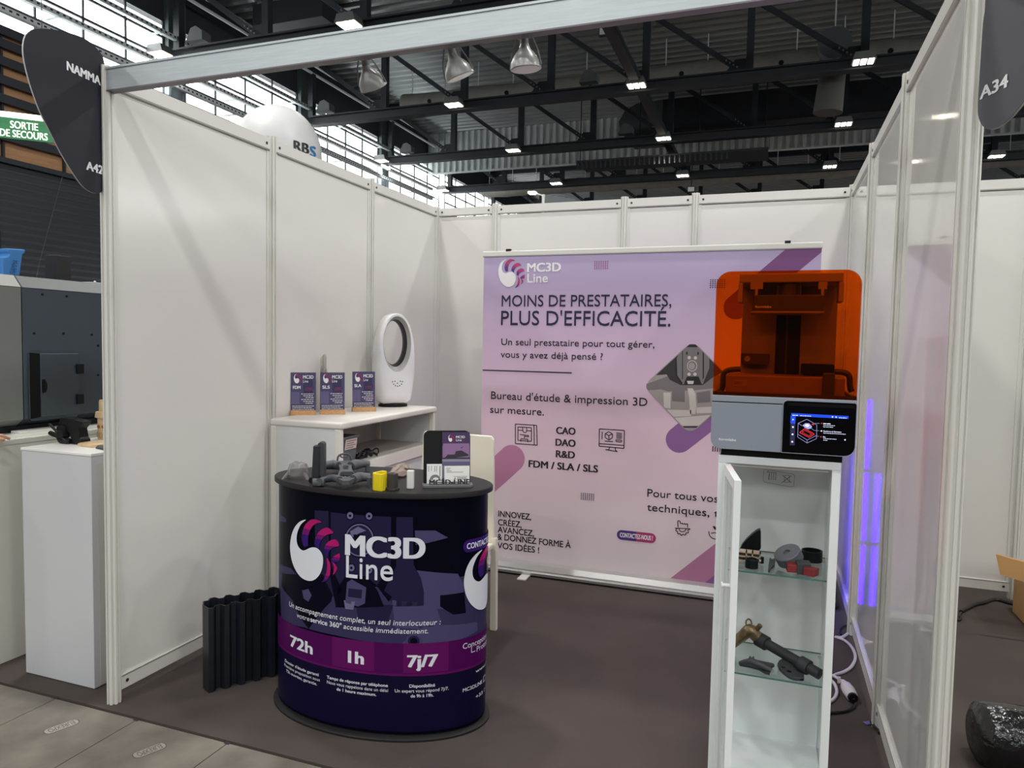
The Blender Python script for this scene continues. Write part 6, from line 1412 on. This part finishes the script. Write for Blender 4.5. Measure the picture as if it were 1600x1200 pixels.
b = MB(); b.add([(XM+0.001,ysp+0.006,zt0_+0.004),(XM+0.001,1.69,zt0_+0.004),(XM-0.049,1.69,zt1_+0.001),(XM-0.049,ysp+0.006,zt1_+0.001)], [(0,1,2,3)]); b.build('ridge', M_MT, h1_, normals=False)
b = MB(); b.add([(XM+0.005,-0.44,zt0_+0.004),(XM+0.005,ysp-0.004,zt0_+0.004),(XM-0.045,ysp-0.004,zt1_+0.001),(XM-0.045,-0.44,zt1_+0.001)], [(0,1,2,3)]); b.build('ridge', mat('machine_ridge_light', (166,167,164), 0.45, spec=0.3), h0_, normals=False)
b = MB(); b.box((XM-0.6,-0.4,ZW),(XM-0.03,1.65,zb_)); b.build('feet', M_BLACK, t_)
# hinged hatch
y0_, z1_ = am(43,549); y1_, z0_ = am(119,641); yi0 = am(56,555)[0]; zbt = am(56,651)[1]; z1_ = am(80,552)[1]
b = MB(); b.prism(rounded(y0_,zbt-0.02,y1_+0.008,z1_+0.01,0.02), YZ, XM, XM+0.006); b.build('hatch_frame', M_MB_, t_)
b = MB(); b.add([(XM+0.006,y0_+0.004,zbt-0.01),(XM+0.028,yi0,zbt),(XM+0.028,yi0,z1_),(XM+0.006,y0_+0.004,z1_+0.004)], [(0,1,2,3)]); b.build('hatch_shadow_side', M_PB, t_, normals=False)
b = MB(); b.prism(rounded(yi0,zbt,y1_,z1_,0.008), YZ, XM+0.004, XM+0.03); dr = b.build('hatch', M_MB_, t_, bevel=0.004)
yh, zh = am(63,603); b = MB(); b.prism([(yh-0.012,zh-0.035),(yh+0.006,zh-0.03),(yh+0.012,zh-0.01),(yh+0.012,zh+0.012),(yh,zh+0.035),(yh-0.012,zh+0.035)], YZ, XM+0.03, XM+0.034); b.build('finger_pull', M_PB, dr)
for v in (576,623):
    yh, zh = am(118,v); b = MB(); b.box((XM+0.03,yh-0.022,zh-0.026),(XM+0.042,yh+0.018,zh+0.026))
    b.build('hinge', M_BLACK, dr, bevel=0.003)
b = MB()
for u, v in ((53,521),(99,521),(143,523),(66,460),(104,463),(153,540),(153,586)):
    y_, z_ = am(u,v); b.cyl((XM,y_,z_),(XM+0.004,y_,z_),0.006,seg=8)
b.build('screws', M_BLACK, t_)
b = MB(); p0, p1 = at(20,677,2,ZW), at(82,669,2,ZW); b.box((XM-0.02,p0.y,ZW+0.001),(XM+0.05,0.55,ZW+0.012)); tag(b.build('paper_strip', M_WHITE, loc=(XM,0.4,ZW)), 'white strip lying along the foot of the grey machine', 'strip')
# blue funnel, dark boxes on the machine
zm = zt1_
xq = -1.08
an = lambda u, v, x=xq: (lambda p: (p.y, p.z))(at(u, v, 0, x))
P = [an(*q) for q in ((12.5,386),(40,388),(39.5,393),(35.5,396),(31,429),(4,429),(4,400),(12,399),(15,395),(12.8,391))]; dz = zm-min(z for _, z in P); P = [(y, z+dz) for y, z in P]
t_ = thing('blue_funnel', 'blue printed duct part standing on the grey machine', 'printed part', (xq,P[0][0],zm)); b = MB(); b.prism(P, YZ, xq-0.08, xq); b.build('body', mat('blue_plastic', (66,132,200), 0.45), t_, bevel=0.006, seg=3)
pr = Print(None, lambda a,c,l: (xq+0.0006+0.0003*l, a, c)); gv, gf = glyphs('NAMMA'); y_, z_ = an(23,427); y2, z2 = an(28.5,406); z_ += dz; z2 += dz; dv = Vector((y2-y_,z2-z_)); L0 = dv.length; dv.normalize(); nv = Vector((-dv.y,dv.x)); lo = min(v[0] for v in gv); hi = max(v[0] for v in gv)
pr.mb.add([pr.put(*(Vector((y_,z_))+dv*((x-lo)/(hi-lo)*L0)+nv*(y/CAP*0.028)), 1) for x, y in gv], gf, 0); pr.build('lettering', [mat('blue_ink', (30,70,120), 0.5)], t_)
def block(name, u0, v0, u1, x, dx, label, m, um=None):
    (ya, za), (yb, _) = an(u0,v0,x), an(u1,v0,x); b = MB(); b.box((x-dx,ya,zm),(x,yb,za)); return tag(b.build(name, m, loc=(x-dx/2,(ya+yb)/2,zm), bevel=0.003), label, 'box')
block('dark_box', 88, 398, 111, -1.1, 0.09, 'dark upright box on the grey machine right of the blue part', mat('dark_box', (44,44,48), 0.6))
block('dark_board', -14, 357, 2, -1.2, 0.03, 'dark panel edge at the left rim of the photo behind the blue part', mat('dark_panel', (18,20,28), 0.5))
p = an(143,437.5,-1.15); q = an(162,437.5,-1.15); b = MB(); b.box((-1.25,p[0],zm),(-1.15,q[0],zm+0.02)); b.ball((-1.16,p[0]+0.03,zm+0.02),0.008,seg=10,rings=6); tag(b.build('white_tray', M_WHITE, loc=(-1.2,p[0],zm)), 'small white tray on the grey machine beside the left front post', 'tray')
b = MB(); b.tube([Vector((XW+0.2,9.0,4.95)), Vector((XW+0.25,8.4,3.0)), Vector((XW+0.25,8.0,1.2))], 0.004, seg=5); tag(b.build('hall_wire', M_HWALLG), 'thin pale wire slanting across the dark roller shutters', 'wire')
# parts on the plinth
e8 = lambda L: [(x/8.57, 640+y/8.57) for x, y in L]
c = at(112,694,2,ZP); t_ = thing('black_mechanism', 'black geared mechanism with lever standing on the plinth', 'printed mechanism', (c.x,c.y,ZP))
yq = c.y; ap = lambda u, v: (lambda p: (p.x,p.z))(at(u,v,1,yq))
b = MB(); b.prism([ap(*q) for q in e8([(950,465),(1080,458),(1085,410),(1060,375),(1040,260),(1095,185),(1100,165),(960,125),(805,108),(785,185),(860,215),(900,290),(930,340),(955,400)])], XZ, yq, yq+0.05); z0m = min(v.z for v in b.v); b.v = [Vector((v.x,v.y,max(v.z,ZP))) if v.z > ZP+0.012 else Vector((v.x,v.y,ZP)) for v in b.v]; b.build('block', M_BLACK, t_, bevel=0.003)
b = MB(); ca = ap(*e8([(835,290)])[0]); b.lathe([(0.012,-0.012),(0.03,-0.012),(0.03,0.01),(0.012,0.01)], (ca[0],yq,ca[1]), (0,-1,0), 22); b.lathe([(0.02,-0.02),(0.02,0.02)], (ca[0]+0.008,yq,ca[1]-0.012), (0,-1,0), 18); b.build('gear', M_BLACKM, t_, smooth=40)
b = MB(); L = [ap(*q) for q in e8([(700,190),(780,270),(860,360),(940,450)])]; b.tube([Vector((a,yq-0.014,max(z,ZP+0.008))) for a, z in L], 0.006, seg=8); b.build('lever', M_BLACK, t_, smooth=50)
b = MB(); L = [ap(*q) for q in e8([(680,310),(730,330),(790,360),(830,420),(900,450),(960,455)])]; b.tube([Vector((a,yq-0.004,max(z,ZP+0.014))) for a, z in L], [0.01,0.012,0.01,0.014,0.015,0.012], seg=10, steps=3); b.build('curved_arm', M_BLACK, t_, smooth=50)
# wooden stack
M_PINE = mat('printed_wood', (206,178,140), 0.55, noise=0.1, nscale=20)
cW = at(156.5,687,2,ZP); m_ = pxm(cW); t_ = thing('wood_cylinder_model', 'pale wood-coloured stacked cylinder model on the plinth by the wall post', 'printed model', (cW.x,cW.y+0.03,ZP))
zz = lambda v: at(161,v,1,cW.y).z
b = MB(); rW = 14.5*m_; b.lathe([(rW,0),(rW*1.0,zz(665)-ZP),(rW*1.02,zz(654)-ZP),(rW*1.24,zz(653)-ZP),(rW*1.24,zz(650)-ZP),(rW*1.18,zz(644.5)-ZP),(rW*0.86,zz(644)-ZP),(rW*0.84,zz(628)-ZP),(rW*0.8,zz(626)-ZP)], (cW.x,cW.y+rW,ZP), seg=40); b.build('body', M_PINE, t_, smooth=35)
b = MB()
for k, th in enumerate((-2.35,-1.75,-1.15)):
    c = Vector((cW.x+rW*math.cos(th), cW.y+rW+rW*math.sin(th), zz(667))); n = Vector((math.cos(th),math.sin(th),0)); b.cyl(c-n*0.004, c+n*0.0015, 0.009, seg=10)
b.build('opening', mat('amber_recess', (176,92,48), 0.5), t_)
b = MB()
for th in (-2.1,-1.5): 
    c = Vector((cW.x+rW*math.cos(th), cW.y+rW+rW*math.sin(th), zz(680))); n = Vector((math.cos(th),math.sin(th),0)); s_ = Vector((-n.y,n.x,0)); b.tube([c+s_*(0.008*math.cos(t))+Vector((0,0,0.013*math.sin(t)))+n*0.001 for t in [2*PI*k/14 for k in range(14)]], 0.002, seg=6, closed=True)
b.build('raised_ring', mat('wood_ring', (184,150,108), 0.55), t_)
def slabp(name, L, th, m, label, cat):
    P = [at(u,v,2,ZP) for u, v in L]; c = sum(P, Vector())/len(P); b = MB(); b.prism([(w.x,w.y) for w in P], XY, ZP+0.0005, ZP+th); return tag(b.build(name, m, loc=(c.x,c.y,ZP), bevel=0.001), label, cat)
slabp('wood_plate', e8([(1040,490),(1210,512),(1290,508),(1480,485),(1480,455),(1250,450),(1100,468)]), 0.012, M_PINE, 'pale wood-coloured plate in front of the stacked cylinder model', 'printed part')
slabp('dark_card', e8([(1280,525),(1390,548),(1500,540),(1500,505),(1320,500)]), 0.008, mat('dark_card', (40,42,54), 0.5), 'small dark tile at the plinth corner by the wall post', 'tile')
# a visitor's fingertips on the counter edge
M_SKIN = mat('skin', (226,176,150), 0.5)
f0 = at(8,684,2,ZW+0.012)
t_ = thing('person', 'fingertips of a person resting on the white counter at left edge', 'person', (f0.x,f0.y,ZW))
b = MB(); dx_ = Vector((0.1,-0.99,0.0)).normalized(); sd_ = Vector((-dx_.y,dx_.x,0)); palm = f0+dx_*0.085+Vector((0,0,0.022))
b.tube([f0+dx_*0.075+Vector((0,0,0.02)), f0+dx_*0.12+Vector((0,0,0.026)), f0+dx_*0.17+Vector((0,0,0.03)), f0+dx_*0.3+Vector((0,0,0.05))], [0.02,0.03,0.026,0.032], seg=14, steps=4, sq=1.3)
for k, (off, ln) in enumerate(((0.0,0.0),(0.021,-0.008),(-0.02,0.006),(-0.038,0.022))):
    tip = f0+sd_*off+dx_*(ln+0.004); b.tube([tip+Vector((0,0,-0.003)), tip+dx_*0.022+Vector((0,0,0.006)), tip+dx_*0.045+Vector((0,0,0.016)), f0+dx_*0.095+sd_*off*0.75+Vector((0,0,0.022))], [0.0062,0.0078,0.0082,0.0095], seg=10, steps=4)
tip = f0+sd_*0.05+dx_*0.05; b.tube([tip, tip+dx_*0.02+Vector((0,0,0.006)), f0+dx_*0.12+sd_*0.02+Vector((0,0,0.02))], [0.0075,0.009,0.012], seg=10, steps=4)
b.build('hand', M_SKIN, t_, smooth=60)

# ------------------------------------------------------------------ stand on the right
M_WRAP = mat('black_stretch_film', (14,14,16), 0.18, spec=0.7, bump=0.9, bscale=26)
c = at(1528,1162,2,0.11); c = Vector((3.43,0.98,0)); t_ = thing('wrapped_roll', 'black roll in shiny stretch film on the floor right of wall', 'wrapped roll', (c.x+0.3,c.y,0))
b = MB(); R_ = 0.115; q0 = at(1527,1150,2,R_); q1 = q0 + Vector((0.75,0.10,0)); rg = random.Random(2); L_ = (q1-q0).length
b.lathe([(0.03,-0.01),(R_*0.75,-0.008),(R_*0.96,0.006),(R_,0.03)]+[(R_*(1+rg.uniform(-0.025,0.01)),0.03+L_*k/14) for k in range(1,14)]+[(R_*0.9,L_),(0.03,L_+0.01)], (q0.x+0.004,q0.y+0.02,R_+0.001), q1-q0, 36); b.build('film', M_WRAP, t_, smooth=60)
M_CDB = mat('cardboard', (196,150,96), 0.75, noise=0.06, nscale=8)
# open carton whose flap reaches into view
pf = at(1556,866,1,2.2); pg = at(1563,898,1,2.2); ph_ = at(1600,909,1,2.2); pi_ = at(1600,877,1,2.2)
dxx = ph_-pg
t_ = thing('cardboard_box', 'open cardboard box flap at the right edge by the rear wall post', 'box', (pg.x+0.4,2.45,0))
zB_ = pg.z
b = MB(); x0 = pg.x+0.22; b.box((x0,2.284,0),(x0+0.5,2.29,zB_-0.05)); b.box((x0+0.0005,2.2905,0.0005),(x0+0.006,2.7095,zB_-0.051)); b.box((x0+0.494,2.2905,0.0005),(x0+0.4995,2.7095,zB_-0.051)); b.box((x0,2.71,0),(x0+0.5,2.75,zB_-0.05)); b.box((x0+0.0065,2.2905,0.001),(x0+0.4935,2.7095,0.006)); b.build('carton', M_CDB, t_)
e_ = Vector((1,0,-0.28)).normalized()
b = MB(); A0 = pf; A1 = pg; B1 = Vector((x0+0.02,2.26,zB_-0.06)); B0 = B1+Vector((0.0,0.0,0.0))
A2 = pf+Vector((0.5,0.02,-0.11)); A3 = pg+Vector((0.5,0.02,-0.12)); n_ = Vector((0,0.006,0.004))
b.add([A1,A3,A2,A0,A1+n_,A3+n_,A2+n_,A0+n_], [(0,1,2,3),(7,6,5,4),(0,4,5,1),(1,5,6,2),(2,6,7,3),(3,7,4,0)]); b.build('flap', M_CDB, t_)
k6 = lambda L: [onz(1400+x/6, 800+y/6, 0.008) for x, y in L]
b = MB(); b.tube(k6([(1260,870),(1150,870),(1050,850),(960,825),(900,825),(830,850),(740,870),(680,900),(610,935)]), 0.011, seg=8, steps=5); tag(b.build('floor_cable', M_CORDB, loc=onz(1540,940,0), smooth=60), 'thick black cable on the dark carpet of the right-hand stand', 'cable')
b = MB(); b.tube(k6([(612,940),(600,975),(612,1000),(590,1015),(575,1010)]), 0.006, seg=8, steps=5); tag(b.build('floor_cable', M_CORDB, loc=onz(1500,965,0), smooth=60), 'thin black cord curling by the right front wall of the stand', 'cable')
# small arm lamp clipped to the rear wall, belonging to the stand behind
p = at(832,302,1,3.3); q = at(849,306,1,3.3)
t_ = thing('arm_lamp', 'small lit arm lamp rising behind the rear wall of the stand', 'lamp', (q.x,3.3,0))
b = MB(); b.cyl((q.x,3.3,0),(q.x,3.3,q.z+0.01),0.012,seg=10); b.build('pole', M_ALU, t_); b = MB(); b.cyl(q, p+Vector((0.02,0,0)), 0.006, seg=8); b.build('arm', M_ALU, t_)
b = MB(); b.box((p.x-0.03,3.27,p.z-0.006),(p.x+0.03,3.33,p.z+0.012)); b.build('head', M_LAMP, t_, bevel=0.004)
b = MB(); a_ = at(852,304,1,3.4); b.prism([(a_.x,2.3),(a_.x+0.25,2.3),(a_.x+0.25,a_.z-0.05),(a_.x+0.1,a_.z-0.02),(a_.x,a_.z)], XZ, 3.4, 3.42); b.box((a_.x+0.05,3.4,0),(a_.x+0.09,3.42,2.3)); tag(b.build('grey_board', M_HWALLG, loc=(a_.x,3.4,0)), 'tip of a grey panel just above the rear wall beside the arm lamp', 'panel')
